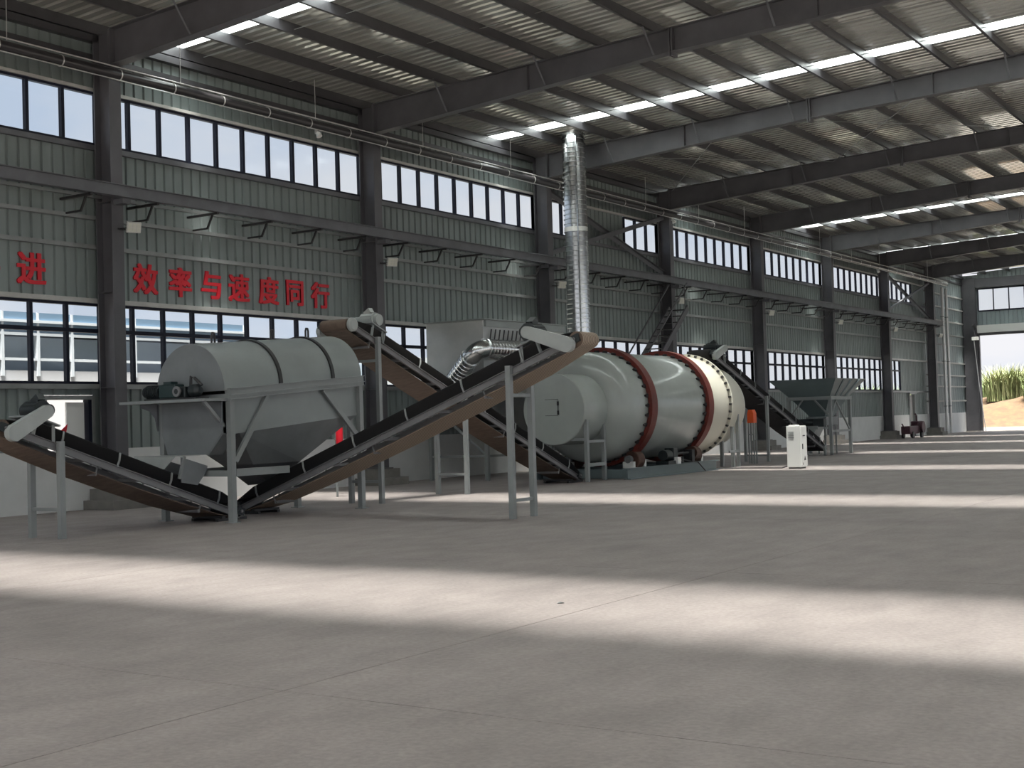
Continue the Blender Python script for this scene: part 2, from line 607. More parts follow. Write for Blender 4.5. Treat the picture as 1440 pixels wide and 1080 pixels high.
for k in range(-1, 7):
    yc = 7.2 + MOD * k
    inst(r_light, 'roof_light', (0, yc - STRIP / 2, 0), ceil)
    for j in range(11):
        y = yc + STRIP / 2 + j * sw
        if y + sw > Y_END + 0.8:
            break
        inst(r_sheet, 'roof_sheet', (0, y, 0), ceil)
MB().box(-0.45, -0.36, -7.2, Y_END + 0.3, 9.45, 9.9).build('eave_gutter', girtm, ceil)
for i in range(0, 29):
    x = 1.4 * i + 0.05
    if x > 2 * RIDGE - 0.5:
        continue
    zt = roofz(x) - 0.004
    b = MB()
    b.box(x - 0.011, x + 0.011, -6.3, Y_END, zt - 0.235, zt)
    b.box(x, x + 0.075, -6.3, Y_END, zt - 0.247, zt - 0.235)
    b.box(x - 0.075, x, -6.3, Y_END, zt - 0.012, zt)
    b.build('purlin', purl, ceil)
# thin sag rods between purlins
for k in range(-1, 8):
    for f in (0.34, 0.67):
        y = cy(k) + BAY * f
        if y > Y_END - 1:
            continue
        b = MB()
        b.tube([(0.2, y, roofz(0.2) - 0.13), (16.7, y + 0.12, roofz(16.7) - 0.13)], 0.009, 5)
        b.build('sag_rod', girtm, ceil)
for (xa, ya, xb, yb) in ((0.7, cy(2), 6.6, cy(3)), (6.6, cy(2), 0.7, cy(3)), (6.6, cy(2), 12.6, cy(3)), (12.6, cy(2), 6.6, cy(3)),
                         (0.7, cy(6), 6.6, cy(7)), (6.6, cy(6), 0.7, cy(7))):
    MB().tube([(xa, ya, roofz(xa) - 0.32), (xb, yb, roofz(xb) - 0.32)], 0.013, 6).build('brace_rod', girtm, ceil)

def rdepth(x):
    x = x if x <= RIDGE else 2 * RIDGE - x
    if x < 8.9:
        return 0.74 + (0.53 - 0.74) * (x - 0.6) / 8.3
    return 0.53 + 0.09 * (x - 8.9) / 8.1
def rafter(k):
    y = cy(k)
    names = ['behind the camera', 'beside the camera', 'above the frame', 'over the left conveyor', 'over the slogan end', 'behind the tall duct', 'third past the slogan',
             'fourth past the slogan', 'fifth past the slogan', 'sixth past the slogan', 'last before the far door', 'on the far wall']
    r = thing('roof_rafter', 'dark tapered steel roof rafter, ' + names[k + 3], 'rafter', (0.6, y, 9.5), 'roof rafters', 'structure')
    X = [0.6, 3.5, 6.5, 8.9, 13, RIDGE]
    top = [(x, roofz(x) - 0.252) for x in X]
    bot = [(x, roofz(x) - 0.252 - rdepth(x)) for x in X]
    for mir in (0, 1):
        f = (lambda x: 2 * RIDGE - x) if mir else (lambda x: x)
        MB().prism([(f(x), y - 0.006, z) for x, z in top] + [(f(x), y - 0.006, z) for x, z in reversed(bot)], (0, 0.012, 0)).build('web', steel, r)
        for nm, li in (('top_flange', top), ('bottom_flange', bot)):
            b = MB()
            sg = -1 if nm[0] == 't' else 1
            polys = []
            for x, z in li:
                polys.append([(f(x), y - 0.125, z), (f(x), y + 0.125, z), (f(x), y + 0.125, z + sg * 0.016), (f(x), y - 0.125, z + sg * 0.016)])
            b.loft(polys)
            b.build(nm, steel, r)
        if mir:
            continue
        MB().box(0.601, 0.63, y - 0.13, y + 0.13, bot[0][1] - 0.05, top[0][1] + 0.0).build('end_plate', steel, r)
        zb = roofz(8.9) - 0.252
        for dx in (-0.03, 0.03):
            MB().box(8.9 + dx - 0.018, 8.9 + dx + 0.018, y - 0.13, y + 0.13, zb - 0.62, zb).build('splice_plate', steel, r)
        for x in (5.2, 12.2, 16.0):
            zt = roofz(x) - 0.27
            MB().box(x - 0.006, x + 0.006, y - 0.11, y - 0.006, zt - rdepth(x) + 0.02, zt).build('stiffener', steel, r)
        for i in (2, 4, 6, 8, 10, 12):
            x = 1.4 * i + 0.05
            z = roofz(x)
            MB().bar((x + 0.03, y - 0.62, z - 0.2), (x + 0.03, y - 0.09, z - 0.30 - rdepth(x) + 0.07), 0.045, 0.008).build('fly_brace', beamm, r)
for k in range(kmin, 8):
    rafter(k)

# ------------------------------------------------------------------ bracing in two bays
def bracing(k, labels):
    ya, yb = cy(k) + 0.16, cy(k + 1) - 0.16
    for lab, p, q in ((labels[0], (0.40, ya, 6.55), (0.40, yb, 8.55)), (labels[1], (0.30, ya, 8.55), (0.30, yb, 6.55))):
        t = thing('cross_brace', lab, 'brace', p, 'wall cross braces')
        b = MB()
        b.bar(p, q, 0.012, 0.16)
        b.build('vertical_leg', beamm, t)
        d = Vector((0.05, 0, 0))
        z = Vector((0, 0, 0.075))
        MB().bar(Vector(p) + d + z, Vector(q) + d + z, 0.1, 0.012).build('horizontal_leg', beamm, t)
bracing(2, ('angle brace rising to the right beside the tall duct', 'angle brace falling to the right beside the tall duct'))
bracing(6, ('angle brace rising to the right in the last glazed bay', 'angle brace falling to the right in the last glazed bay'))

# ------------------------------------------------------------------ runway beam with hooks
rb = thing('runway_beam', 'long grey runway beam with hanging hooks along the column faces', 'beam', (0.93, 17.47, 6.2), kind='thing')
b = MB()
b.box(0.86, 1.02, -7, 75.2, 6.345, 6.36).box(0.86, 1.02, -7, 75.2, 6.12, 6.135).box(0.925, 0.945, -7, 75.2, 6.135, 6.345)
b.build('beam', beamm, rb)
hk = MB()
hk.box(-0.86, 0.06, -0.03, 0.03, 6.075, 6.12)
hk.bar((-0.10, 0, 6.09), (-0.27, 0, 5.80), 0.035, 0.035)
hk.box(-0.70, -0.25, -0.02, 0.02, 5.785, 5.82)
hkm = hk.mesh('hook_bracket', blackm)
for k in range(-1, 35):
    y = 18.2 + 1.64 * k
    if min(abs(y - cy(j)) for j in range(-1, 8)) < 0.2 or y > 74.6:
        continue
    inst(hkm, 'hook_bracket', (0.90, y, 0), rb)
MB().box(0.10, 0.18, -7, 75.0, 6.19, 6.25).build('rear_rail', girtm, rb)

# ------------------------------------------------------------------ service pipe under the eaves
sp = thing('service_pipe', 'black service pipe with a bright conduit and modelled rim glint clamped under the eaves', 'pipe', (1.0, 17.47, 8.5))
MB().tube([(1.0, -7, 8.51), (1.0, 76, 8.51)], 0.105, 16).build('pipe', pipem, sp, True)
MB().tube([(1.06, -7, 8.645), (1.06, 76, 8.645)], 0.014, 8).build('upper_conduit', brightm, sp, True)
MB().tube([(1.06, -7, 8.392), (1.06, 76, 8.392)], 0.011, 8).build('lower_rim_glint', brightm, sp, True)  # thin rod standing in for the specular rim along the pipe's underside
cl = MB().lathe([(0.107, -0.012), (0.117, -0.012), (0.117, 0.012), (0.107, 0.012)], (0, 0, 0), (0, 1, 0), 18, closed=True)
clm = cl.mesh('pipe_clamp', brightm, True)
rd = MB().tube([(0, 0, 0.115), (0, 0, 1.05)], 0.008, 5).mesh('hanger_rod', brightm)
for k in range(-3, 43):
    y = 17.24 + 1.37 * k
    inst(clm, 'pipe_clamp', (1.0, y, 8.51), sp)
    if k % 3 == 1:
        inst(rd, 'hanger_rod', (1.03, y + 0.2, 8.51), sp)
# small lamp hung on the pipe
for y, lab in ((22.9, 'small white lamp clipped under the eaves pipe above the slogan'), (41.2, 'small white lamp clipped under the eaves pipe past the tall duct'),
               (63.5, 'small white lamp under the eaves pipe near the far end')):
    t = thing('pipe_lamp', lab, 'lamp', (1.1, y, 8.3), 'lamps on the eaves pipe')
    MB().box(1.04, 1.08, y - 0.03, y + 0.03, 8.28, 8.378).build('bracket', brightm, t)
    MB().lathe([(0.0, -0.10), (0.07, -0.10), (0.05, 0.0), (0.02, 0.03), (0.0, 0.03)], (1.12, y, 8.30), (-0.4, 0, 1), 12).build('shade', whitem, t, True)

# ------------------------------------------------------------------ flood lights on columns
fl_parts = []
def floodlight(k, lab):
    y = cy(k) + 0.12
    t = thing('floodlight', lab, 'floodlight', (0.62, y, 5.55), 'floodlights on the columns', local=True)
    # local: body tilted down facing +x, slightly towards -y
    def T(p):
        v = Matrix.Rotation(math.radians(-22), 3, 'Z') @ (Matrix.Rotation(math.radians(22), 3, 'Y') @ Vector(p))
        return v * 0.75 + Vector((0.22, 0.08, 0.02))
    def bx(mb, *a):
        n0 = len(mb.v)
        mb.box(*a)
        for i in range(n0, len(mb.v)):
            mb.v[i] = tuple(T(mb.v[i]))
        return mb
    bx(MB(), -0.06, 0.02, -0.19, 0.19, -0.14, 0.14).build('housing', alum, t)
    bx(MB(), 0.02, 0.026, -0.17, 0.17, -0.12, 0.12).build('lens', alum, t)
    for i in range(3):
        for j in range(2):
            bx(MB(), 0.026, 0.032, -0.155 + i * 0.11, -0.065 + i * 0.11, -0.105 + j * 0.115, -0.005 + j * 0.115).build('led_cell', ledm, t)
    b = MB()
    b.bar((0, 0.20, 0.0), (0.20, 0.25, 0.0), 0.03, 0.01).bar((0, -0.08, 0), (0.19, -0.08, 0), 0.03, 0.01).bar((0.0, -0.13, 0), (0.0, 0.21, 0), 0.012, 0.03)
    b.build('bracket', blackm, t)
for k, lab in ((0, 'white floodlight on the column left of the slogan'), (1, 'white floodlight on the column right of the slogan'),
               (2, 'white floodlight on the column behind the tall duct'), (3, 'small floodlight on the column past the steel stair'),
               (4, 'small floodlight on the column left of the feed hopper'), (5, 'small floodlight on the column behind the feed hopper'),
               (6, 'small floodlight on the column right of the feed hopper'), (7, 'farthest small floodlight on the column by the downpipes')):
    floodlight(k, lab)

# ------------------------------------------------------------------ slogan
for ch, y, lab in (('\u5e76', 14.86, 'red wall character cut off by the picture edge'),
                   ('\u8fdb', 15.87, 'red wall character standing alone above the left conveyor'),
                   ('\u6548', 18.65, 'first red character of the slogan, next to the column'),
                   ('\u7387', 19.60, 'second red character of the slogan'), ('\u4e0e', 20.49, 'third red character of the slogan, simple and open'),
                   ('\u901f', 21.34, 'fourth red character, the middle one of the slogan'), ('\u5ea6', 22.29, 'fifth red character of the slogan'),
                   ('\u540c', 23.16, 'sixth red character of the slogan, box shaped'), ('\u884c', 24.06, 'last red character of the slogan')):
    cu = bpy.data.curves.new('glyph', 'FONT')
    cu.body = ch
    cu.size = 0.66
    cu.align_x = 'CENTER'
    cu.align_y = 'CENTER'
    cu.extrude = 0.015
    tmp = bpy.data.objects.new('glyph', cu)
    COL.objects.link(tmp)
    dg = bpy.context.evaluated_depsgraph_get()
    gme = bpy.data.meshes.new_from_object(tmp.evaluated_get(dg))
    gv = [tuple(v.co) for v in gme.vertices]
    gf = [tuple(p.vertices) for p in gme.polygons]
    bpy.data.objects.remove(tmp)
    bpy.data.meshes.remove(gme)
    xs_, ys_ = [v[0] for v in gv], [v[1] for v in gv]
    gx, gy = (min(xs_) + max(xs_)) / 2, (min(ys_) + max(ys_)) / 2
    b = MB()
    for q, (dx, dy) in enumerate(((-0.021, -0.012), (0.021, -0.012), (-0.021, 0.012), (0.021, 0.012), (0, 0))):
        b.add([(x - gx + dx, yy - gy + dy, z + 0.0004 * q) for x, yy, z in gv], gf)
    o = b.build('wall_character', redm)
    o.location = (0.022, y, 4.68)
    o.rotation_euler = (PI / 2, 0, PI / 2)
    tag(o, lab, 'lettering', 'red wall characters')

# ------------------------------------------------------------------ far wall with the big door
wb = thing('wall_back', 'far gable wall with a tall open doorway and glazing above', kind='structure')
Y = Y_END
DX0, DX1, DZ = 0.95, 8.2, 5.86
def hsheets(x0, x1, z0, z1, m):
    n = max(1, round((x1 - x0) / 1.02))
    wd = (x1 - x0) / n
    key = ('h', round(wd, 3), z0, z1, m.name)
    if key not in _cl:
        _cl[key] = clad_mesh(wd, z0, z1, m, axis='x')
    for k in range(n):
        inst(_cl[key], 'cladding_sheet', (x0 + k * wd, Y, 0), wb)
MB().box(0.0, DX0, Y, Y + 0.15, 0, 1.18).build('dado', dadom, wb)
hsheets(0.0, DX0, 1.18, 9.6, clad_end)
hsheets(DX0, DX1, 6.5, 7.33, clad_end)
hsheets(DX0, DX1, 8.76, 9.75, clad_end)
hsheets(DX1, RIDGE, 1.18, 9.8, clad_end)
hsheets(RIDGE, 2 * RIDGE, 1.18, 9.8, clad_end)
MB().box(DX1, 2 * RIDGE, Y, Y + 0.15, 0, 1.18).build('dado', dadom, wb)
MB().prism([(0, Y + 0.05, 9.7), (2 * RIDGE, Y + 0.05, 9.7), (RIDGE, Y + 0.05, 10.48)], (0, 0.05, 0)).build('gable_panel', clad_end, wb)
MB().box(0.6, RIDGE, Y - 0.3, Y - 0.05, 8.80, 9.35).build('gable_beam', steel, wb)
W = thing('window_%d' % wn, 'window strip over the far doorway', loc=(DX0, Y, 7.35), kind='structure')
fb = MB()
fb.box(DX0, DX1, Y - 0.03, Y + 0.04, 7.33, 7.41).box(DX0, DX1, Y - 0.03, Y + 0.04, 8.68, 8.76)
fb.build('frame', frm, W)
for i in range(8):
    x = DX0 + i * (DX1 - DX0) / 8
    MB().box(x - 0.03, x + 0.03, Y - 0.03, Y + 0.04, 7.41, 8.68).build('mullion', frm, W)
    MB().box(x + 0.03, x + (DX1 - DX0) / 8 - 0.03, Y, Y + 0.006, 7.41, 8.68).build('pane', GLASS, W)
D3 = thing('door_2', 'tall open roller doorway in the far wall', loc=(DX0, Y, 0), kind='structure')
MB().box(DX0 - 0.06, DX1 + 0.06, Y - 0.32, Y + 0.02, 6.02, 6.48).build('roller_box', whitem, D3)
MB().box(DX0 - 0.06, DX1 + 0.06, Y - 0.1, Y + 0.08, DZ, 6.02).build('header', beamm, D3)
MB().box(DX0 - 0.12, DX0, Y - 0.1, Y + 0.12, 0, DZ).build('jamb', steel, D3)
MB().box(DX1, DX1 + 0.12, Y - 0.1, Y + 0.12, 0, DZ).build('jamb', steel, D3)
# the unseen sides of the shed; the long one left open for more light
wr = thing('wall_right', 'unseen opposite long side of the shed, left open above a low wall for light', kind='structure')
MB().box(2 * RIDGE, 2 * RIDGE + 0.2, -7, Y_END, 0, 1.18).build('dado', dadom, wr)
MB().box(2 * RIDGE + 0.05, 2 * RIDGE + 0.1, -7, Y_END, 8.4, 9.7).build('top_panel', clad, wr)
for k in range(kmin, 8):
    MB().box(2 * RIDGE - 0.6, 2 * RIDGE, cy(k) - 0.14, cy(k) + 0.14, 0, 9.5).build('post', steel, wr)

# downpipes and cables near the far corner
for x, y, lab in ((0.30, 77.6, 'bright downpipe nearer the last column'), (0.30, 78.45, 'bright downpipe nearer the far corner')):
    t = thing('downpipe', lab, 'pipe', (x, y, 0), 'downpipes by the far corner')
    MB().tube([(x, y, 0.02), (x, y, 8.5)], 0.085, 12).build('pipe', brightm, t, True)
    for z in (1.6, 4.2, 6.8):
        MB().box(0.17, x + 0.09, y - 0.095, y + 0.095, z - 0.02, z + 0.02).build('pipe_strap', girtm, t)
t = thing('door_chain', 'thin pale cable hanging slanted beside the far doorway', 'cable', (0.98, 82.7, 0))
MB().tube([(0.75, 82.6, 5.6), (0.95, 82.6, 3.0), (1.25, 82.6, 0.02)], 0.025, 6).build('cable', brightm, t)
t = thing('door_lamp', 'dark lamp arm on the column beside the far doorway', 'lamp', (0.75, 82.8, 6.2))
MB().bar((0.80, 82.82, 6.3), (0.80, 82.2, 6.5), 0.1, 0.12).build('arm', blackm, t)
MB().box(0.78, 1.12, 82.0, 82.3, 5.55, 5.75).build('lamp_head', alum, t)
MB().bar((0.80, 82.25, 6.5), (0.95, 82.15, 5.72), 0.05, 0.05).build('drop_arm', blackm, t)

# ------------------------------------------------------------------ belt conveyors
def ribbed_belt(name, c1, c2):
    m = bpy.data.materials.new(name)
    m.use_nodes = True
    n, L = m.node_tree.nodes, m.node_tree.links
    b = n['Principled BSDF']
    b.inputs['Roughness'].default_value = 0.7
    t = n.new('ShaderNodeTexCoord')
    wv = n.new('ShaderNodeTexWave')
    wv.bands_direction = 'Y'
    wv.inputs['Scale'].default_value = 6.5
    wv.inputs['Distortion'].default_value = 0.6
    wv.inputs['Detail'].default_value = 3
    r = n.new('ShaderNodeValToRGB')
    r.color_ramp.elements[0].color = (*c2, 1)
    r.color_ramp.elements[1].color = (*c1, 1)
    L.new(t.outputs['Object'], wv.inputs['Vector'])
    L.new(wv.outputs['Fac'], r.inputs[0])
    L.new(r.outputs[0], b.inputs['Base Color'])
    return m
beige_ret = ribbed_belt('beige_ribbed_belt', (0.42, 0.34, 0.26), (0.17, 0.12, 0.09))
dark_ret = mat('dark_return_belt', (0.03, 0.027, 0.028), 0.65, 0, 0.3, 4)
def conveyor(label, tail, rotz, L, z0, slope, hw, legs, drive=1, low_bar=0.35, skid=True, motor_mat=motorm, ncross=2, drive_back=0.80, ret=None, near=1):
    """local x runs from the tail to the head, y across, z up; drive=+1/-1 is the side of the chain guard"""
    t = thing('belt_conveyor', label, 'conveyor', (tail[0], tail[1], 0), 'inclined belt conveyors', local=True, rotz=rotz)
    zs = lambda u: z0 + slope * u
    d = Vector((1, 0, slope)).normalized()
    n = Vector((-slope, 0, 1)).normalized()
    P = lambda u, v, h=0.0: Vector((u, v, zs(u))) + n * h
    # side channels
    for s in (-1, 1):
        b = MB()
        y0 = s * (hw - 0.02)
        b.bar(P(0.05, y0, -0.055), P(L - 0.12, y0, -0.055), 0.012, 0.11, up=n)
        for h in (-0.004, -0.106):
            b.bar(P(0.05, y0 + s * 0.022, h), P(L - 0.12, y0 + s * 0.022, h), 0.045, 0.009, up=n)
        b.build('side_channel', strm, t)
    # troughed carrying belt
    a = hw * 0.42
    prof = [(-hw + 0.05, 0.215), (-a, 0.065), (a, 0.065), (hw - 0.05, 0.215), (hw - 0.05, 0.203), (a, 0.050), (-a, 0.050), (-hw + 0.05, 0.203)]
    flat = [(-hw + 0.05, 0.128), (-a, 0.118), (a, 0.118), (hw - 0.05, 0.128), (hw - 0.05, 0.116), (a, 0.106), (-a, 0.106), (-hw + 0.05, 0.116)]
    low = [(v, h - 0.055) for v, h in flat]
    st = [(0.02, flat), (0.45, prof), (L * 0.5, prof), (L - 0.6, prof), (L - 0.06, low)]
    MB().loft([[P(u, v, h) for v, h in pr] for u, pr in st]).build('carrying_belt', beltm, t)
    # return belt hanging below
    rw = hw - 0.025
    lean = 0.042 * near
    sag = [(0.02, -0.10), (0.10 * L, -0.18), (0.3 * L, -0.235), (0.5 * L, -0.25), (0.7 * L, -0.245), (0.88 * L, -0.22), (L - 0.05, -0.165)]
    MB().loft([[P(u, -rw, h - lean * e), P(u, rw, h + lean * e), P(u, rw, h + lean * e - 0.012), P(u, -rw, h - lean * e - 0.012)] for (u, h), e in zip(sag, (0, 0.6, 1, 1, 1, 0.8, 0))]).build('return_belt', ret or retm, t)
    # pulleys with belt wrap
    for u, nm, r in ((L - 0.04, 'head_pulley', 0.118), (0.06, 'tail_pulley', 0.100)):
        c = P(u, 0, -0.055 if nm[0] == 'h' else 0.005)
        MB().cyl(c + Vector((0, -rw, 0)), c + Vector((0, rw, 0)), r, 20).build(nm, (ret or retm) if nm[0] == 'h' else beltm, t, True)
        MB().cyl(c + Vector((0, -hw - 0.07, 0)), c + Vector((0, hw + 0.07, 0)), 0.024, 10).build('pulley_shaft', strm, t, True)
        for s in (-1, 1):
            MB().bar(c + Vector((0, s * (hw + 0.02), 0)) - d * 0.08, c + Vector((0, s * (hw + 0.02), 0)) + d * 0.08, 0.05, 0.12, up=n).build('bearing_block', motorm, t)
    # idler brackets and rollers
    k = max(3, int(L / 1.05))
    for i in range(k):
        u = 0.55 + (L - 1.5) * i / (k - 1)
        for s in (-1, 1):
            b = MB()
            b.tube([P(u, s * (hw + 0.005), -0.02), P(u, s * (hw + 0.02), 0.08), P(u, s * (hw - 0.005), 0.20)], 0.017, 6)
            b.build('idler_bracket', girtm, t)
        MB().cyl(P(u, -a, 0.022), P(u, a, 0.022), 0.026, 8).build('idler_roller', girtm, t, True)
        if i % 2 == 0:
            MB().cyl(P(u + 0.3, -hw + 0.03, -0.22), P(u + 0.3, hw - 0.03, -0.22), 0.028, 8).build('return_roller', strm, t, True)
            for s in (-1, 1):
                MB().bar(P(u + 0.3, s * (hw - 0.035), -0.24), P(u + 0.3, s * (hw - 0.035), -0.10), 0.03, 0.012).build('roller_hanger', strm, t)
        MB().bar(P(u + 0.5, -hw + 0.03, -0.07), P(u + 0.5, hw - 0.03, -0.07), 0.05, 0.05).build('cross_tie', strm, t)
    # trestle legs
    for u in legs:
        zt = zs(u) + 0.04
        for s in (-1, 1):
            MB().box(u - 0.045, u + 0.045, s * (hw + 0.035) - 0.04, s * (hw + 0.035) + 0.04, 0.0, zt).build('leg', framem, t)
        for i in range(ncross):
            zz = low_bar + i * (zt - low_bar - 0.45) / max(1, ncross - 1) if ncross > 1 else low_bar
            if zz < zt - 0.15:
                MB().box(u - 0.025, u + 0.025, -hw + 0.005, hw - 0.005, zz - 0.025, zz + 0.025).build('leg_rung', framem, t)
    if skid:
        for s in (-1, 1):
            MB().box(-0.10, 0.55, s * (hw - 0.02) - 0.03, s * (hw - 0.02) + 0.03, 0.0, 0.045).build('skid', blackm, t)
        MB().box(0.42, 0.50, -hw - 0.05, hw + 0.05, 0.046, 0.085).build('skid_bar', blackm, t)
    # drive on top of the head end
    ub = L - drive_back
    plate = 0.25
    for s in (-1, 1):
        for du in (-0.17, 0.17):
            MB().bar(P(ub + du, s * (hw + 0.0), 0.0), P(ub + du * 0.8, s * (hw - 0.06), plate), 0.045, 0.03).build('motor_post', framem, t)
    MB().bar(P(ub - 0.22, 0, plate + 0.012), P(ub + 0.22, 0, plate + 0.012), 2 * hw - 0.02, 0.024, up=n).build('motor_plate', framem, t)
    ms = P(ub, 0, plate + 0.175)
    b = MB()
    b.cyl(ms + Vector((0, -drive * 0.20, 0)), ms + Vector((0, drive * 0.12, 0)), 0.145, 18)
    b.cyl(ms + Vector((0, -drive * 0.28, 0)), ms + Vector((0, -drive * 0.20, 0)), 0.11, 18)
    m = b.build('drive_motor', motor_mat, t, True)
    b = MB()
    for i in range(12):
        th = 2 * PI * i / 12
        e = Vector((math.cos(th), 0, math.sin(th))) * 0.148
        b.bar(ms + e + Vector((0, -drive * 0.17, 0)), ms + e + Vector((0, drive * 0.10, 0)), 0.012, 0.012)
    b.build('cooling_fins', motor_mat, m)
    MB().bar(ms + Vector((0, -0.05, 0.12)), ms + Vector((0, 0.08, 0.20)), 0.12, 0.10).build('terminal_box', motor_mat, m)
    MB().cyl(ms + Vector((0, drive * 0.12, 0)), ms + Vector((0, drive * (hw - 0.02), 0)), 0.085, 16).build('gearbox', motor_mat, t, True)
    # capsule chain guard between motor and head shaft
    e0 = ms + d * 0.13 - n * 0.07 + Vector((0, drive * (hw + 0.045), 0))
    e1 = P(L - 0.14, drive * (hw + 0.045), -0.10)
    dd = (e1 - e0).normalized()
    nn = Vector((-dd.z, 0, dd.x))
    poly = []
    for c, a0, r in ((e1, -PI / 2, 0.115), (e0, PI / 2, 0.09)):
        for i in range(11):
            th = a0 + PI * i / 10
            poly.append(c + (dd * math.cos(th) + nn * math.sin(th)) * r)
    MB().prism(poly, (0, drive * 0.10, 0)).build('chain_guard', guardm, t)
    return t

c1 = conveyor('belt conveyor cut by the left picture edge, falling to the screen', (5.24, 15.78), -PI / 2, 4.52, 0.115, 0.346, 0.30, (3.60,), drive=1, low_bar=0.42, ncross=1, drive_back=0.66)
c2 = conveyor('front belt conveyor rising from under the screen across the others', (4.38, 17.05), 0, 7.12, 0.10, 0.372, 0.262, (5.92,), drive=-1, low_bar=0.28, ncross=2, ret=beige_ret, near=-1)
c3 = conveyor('belt conveyor from under the dryer up to the screen top', (5.11, 27.0), -PI / 2, 8.25, 0.13, 0.402, 0.34, (4.68, 7.48), drive=-1, low_bar=0.42, ncross=2, motor_mat=guardm)
# pale end cap on the head pulley of the dryer conveyor
MB().lathe([(0, 0.0), (0.13, 0.0), (0.13, 0.05), (0.10, 0.08), (0, 0.08)], (8.21, 0.345, 0.13 + 0.402 * 8.21 - 0.05), (0, 1, 0), 22).build('pulley_cap', guardm, c3, True)
c4 = conveyor('far belt conveyor from the feed hopper up to the dryer', (5.12, 43.5), -PI / 2, 9.0, 0.25, 0.342, 0.34, (0.15, 5.1), drive=1, low_bar=0.2, skid=False, ncross=1, ret=dark_ret)

# ------------------------------------------------------------------ trommel screen
T = thing('trommel_screen', 'grey trommel screen with half round hood on a steel frame', 'screening machine', (5.2, 16.7, 0))
XA, XB, YA, YB = 4.42, 5.98, 15.14, 18.34
def rz(y):
    return 2.07 + 0.074 * (y - YA)      # centre height of the inclined top rail
tilt = Vector((0, 1, 0.074)).normalized()
for x, y in ((XA, YA), (XB, YA), (XA, YB), (XB, YB)):
    MB().box(x - 0.05, x + 0.05, y - 0.05, y + 0.05, 0, rz(y) - 0.09).build('leg', framem, T)
    MB().box(x - 0.09, x + 0.09, y - 0.09, y + 0.09, 0, 0.015).build('foot_plate', framem, T)
for x in (XA, XB):
    s = 1 if x == XB else -1
    b = MB()
    b.bar((x, YA - 0.06, rz(YA - 0.06)), (x, YB + 0.08, rz(YB + 0.08)), 0.10, 0.18)
    r = b.build('top_rail', framem, T)
    b = MB()
    for dz in (-0.088, -0.02, 0.082):
        b.bar((x + s * 0.06, YA - 0.06, rz(YA - 0.06) + dz), (x + s * 0.06, YB + 0.08, rz(YB + 0.08) + dz), 0.035, 0.014)
    b.build('rail_lips', framem, r)
for y in (YA, YB):
    MB().box(XA + 0.05, XB - 0.05, y - 0.05, y + 0.05, rz(y) - 0.09, rz(y) + 0.0).build('cross_rail', framem, T)
MB().box(XB - 0.04, XB + 0.06, YA + 0.05, 16.42, 0.74, 0.86).build('lower_rail', framem, T)
MB().box(XA - 0.05, XA + 0.05, YA + 0.05, YB - 0.05, 0.74, 0.84).build('lower_rail', framem, T)
MB().box(XA + 0.05, XB - 0.05, YA - 0.04, YA + 0.04, 0.74, 0.84).build('lower_rail', framem, T)
b = MB()
b.bar((XB + 0.02, YA + 0.06, 0.98), (XB + 0.02, 15.98, rz(15.9) - 0.09), 0.05, 0.09)
b.build('diagonal_brace', framem, T)
MB().bar((XB + 0.02, YB - 0.06, 1.28), (XB + 0.02, 17.36, rz(17.4) - 0.09), 0.05, 0.09).build('diagonal_brace', framem, T)
# hood: half cylinder lying on the rails
R_ = 0.79
xc = (XA + XB) / 2
hood = MB()
N = 28
def arc(y, r):
    return [(xc + r * math.cos(PI * i / N), y, rz(y) + 0.06 + r * math.sin(PI * i / N)) for i in range(N + 1)]
y0, y1 = YA - 0.12, YB + 0.06
pa, pb = arc(y0, R_), arc(y1, R_)
hood.loft([pa, pb])
h = hood.build('hood', machm, T, True)
MB().prism(arc(y0 - 0.006, R_ - 0.004), (0, 0.012, 0)).build('end_plate', machd, T)
for y in (16.30, 17.62):
    b = MB()
    polys = []
    for i in range(N + 1):
        th = PI * i / N
        c, s = math.cos(th), math.sin(th)
        g = []
        for r, dy in ((R_ - 0.002, -0.035), (R_ + 0.028, -0.035), (R_ + 0.028, 0.035), (R_ - 0.002, 0.035)):
            g.append((xc + r * c, y + dy, rz(y + dy) + 0.06 + r * s))
        polys.append(g)
    b.loft(polys)
    b.build('hood_strap', blackm, h)
for y in (15.55, 16.95, 17.85):
    z = rz(y) + 0.06 + R_
    MB().tube([(xc, y - 0.035, z - 0.02), (xc, y - 0.035, z + 0.12), (xc, y - 0.018, z + 0.165), (xc, y + 0.018, z + 0.165), (xc, y + 0.035, z + 0.12), (xc, y + 0.035, z - 0.02)], 0.019, 6).build('lifting_eye', blackm, h)
# side panels and the hopper below
pz = lambda y: 1.42 + 0.085 * (y - YA)
for x in (XA + 0.02, XB - 0.045):
    MB().prism([(x, YA + 0.05, pz(YA)), (x, YB - 0.02, pz(YB)), (x, YB - 0.02, rz(YB) - 0.08), (x, YA + 0.05, rz(YA) - 0.08)], (0.02, 0, 0)).build('side_panel', machm, T)
MB().prism([(XA + 0.05, YB - 0.02, pz(YB)), (XB - 0.05, YB - 0.02, pz(YB)), (XB - 0.05, YB - 0.02, rz(YB) - 0.1), (XA + 0.05, YB - 0.02, rz(YB) - 0.1)], (0, 0.02, 0)).build('side_panel', machm, T)
hp = MB()
tops = [(XA + 0.03, YA + 0.22, pz(YA + .2)), (XB - 0.03, YA + 0.22, pz(YA + .2)), (XB - 0.03, YB - 0.03, pz(YB)), (XA + 0.03, YB - 0.03, pz(YB))]
bots = [(4.80, 16.05, 0.90), (5.55, 16.05, 0.90), (5.55, 17.20, 0.90), (4.80, 17.20, 0.90)]
hp.loft([tops, bots], caps=False)
hp.build('hopper', machd, T)
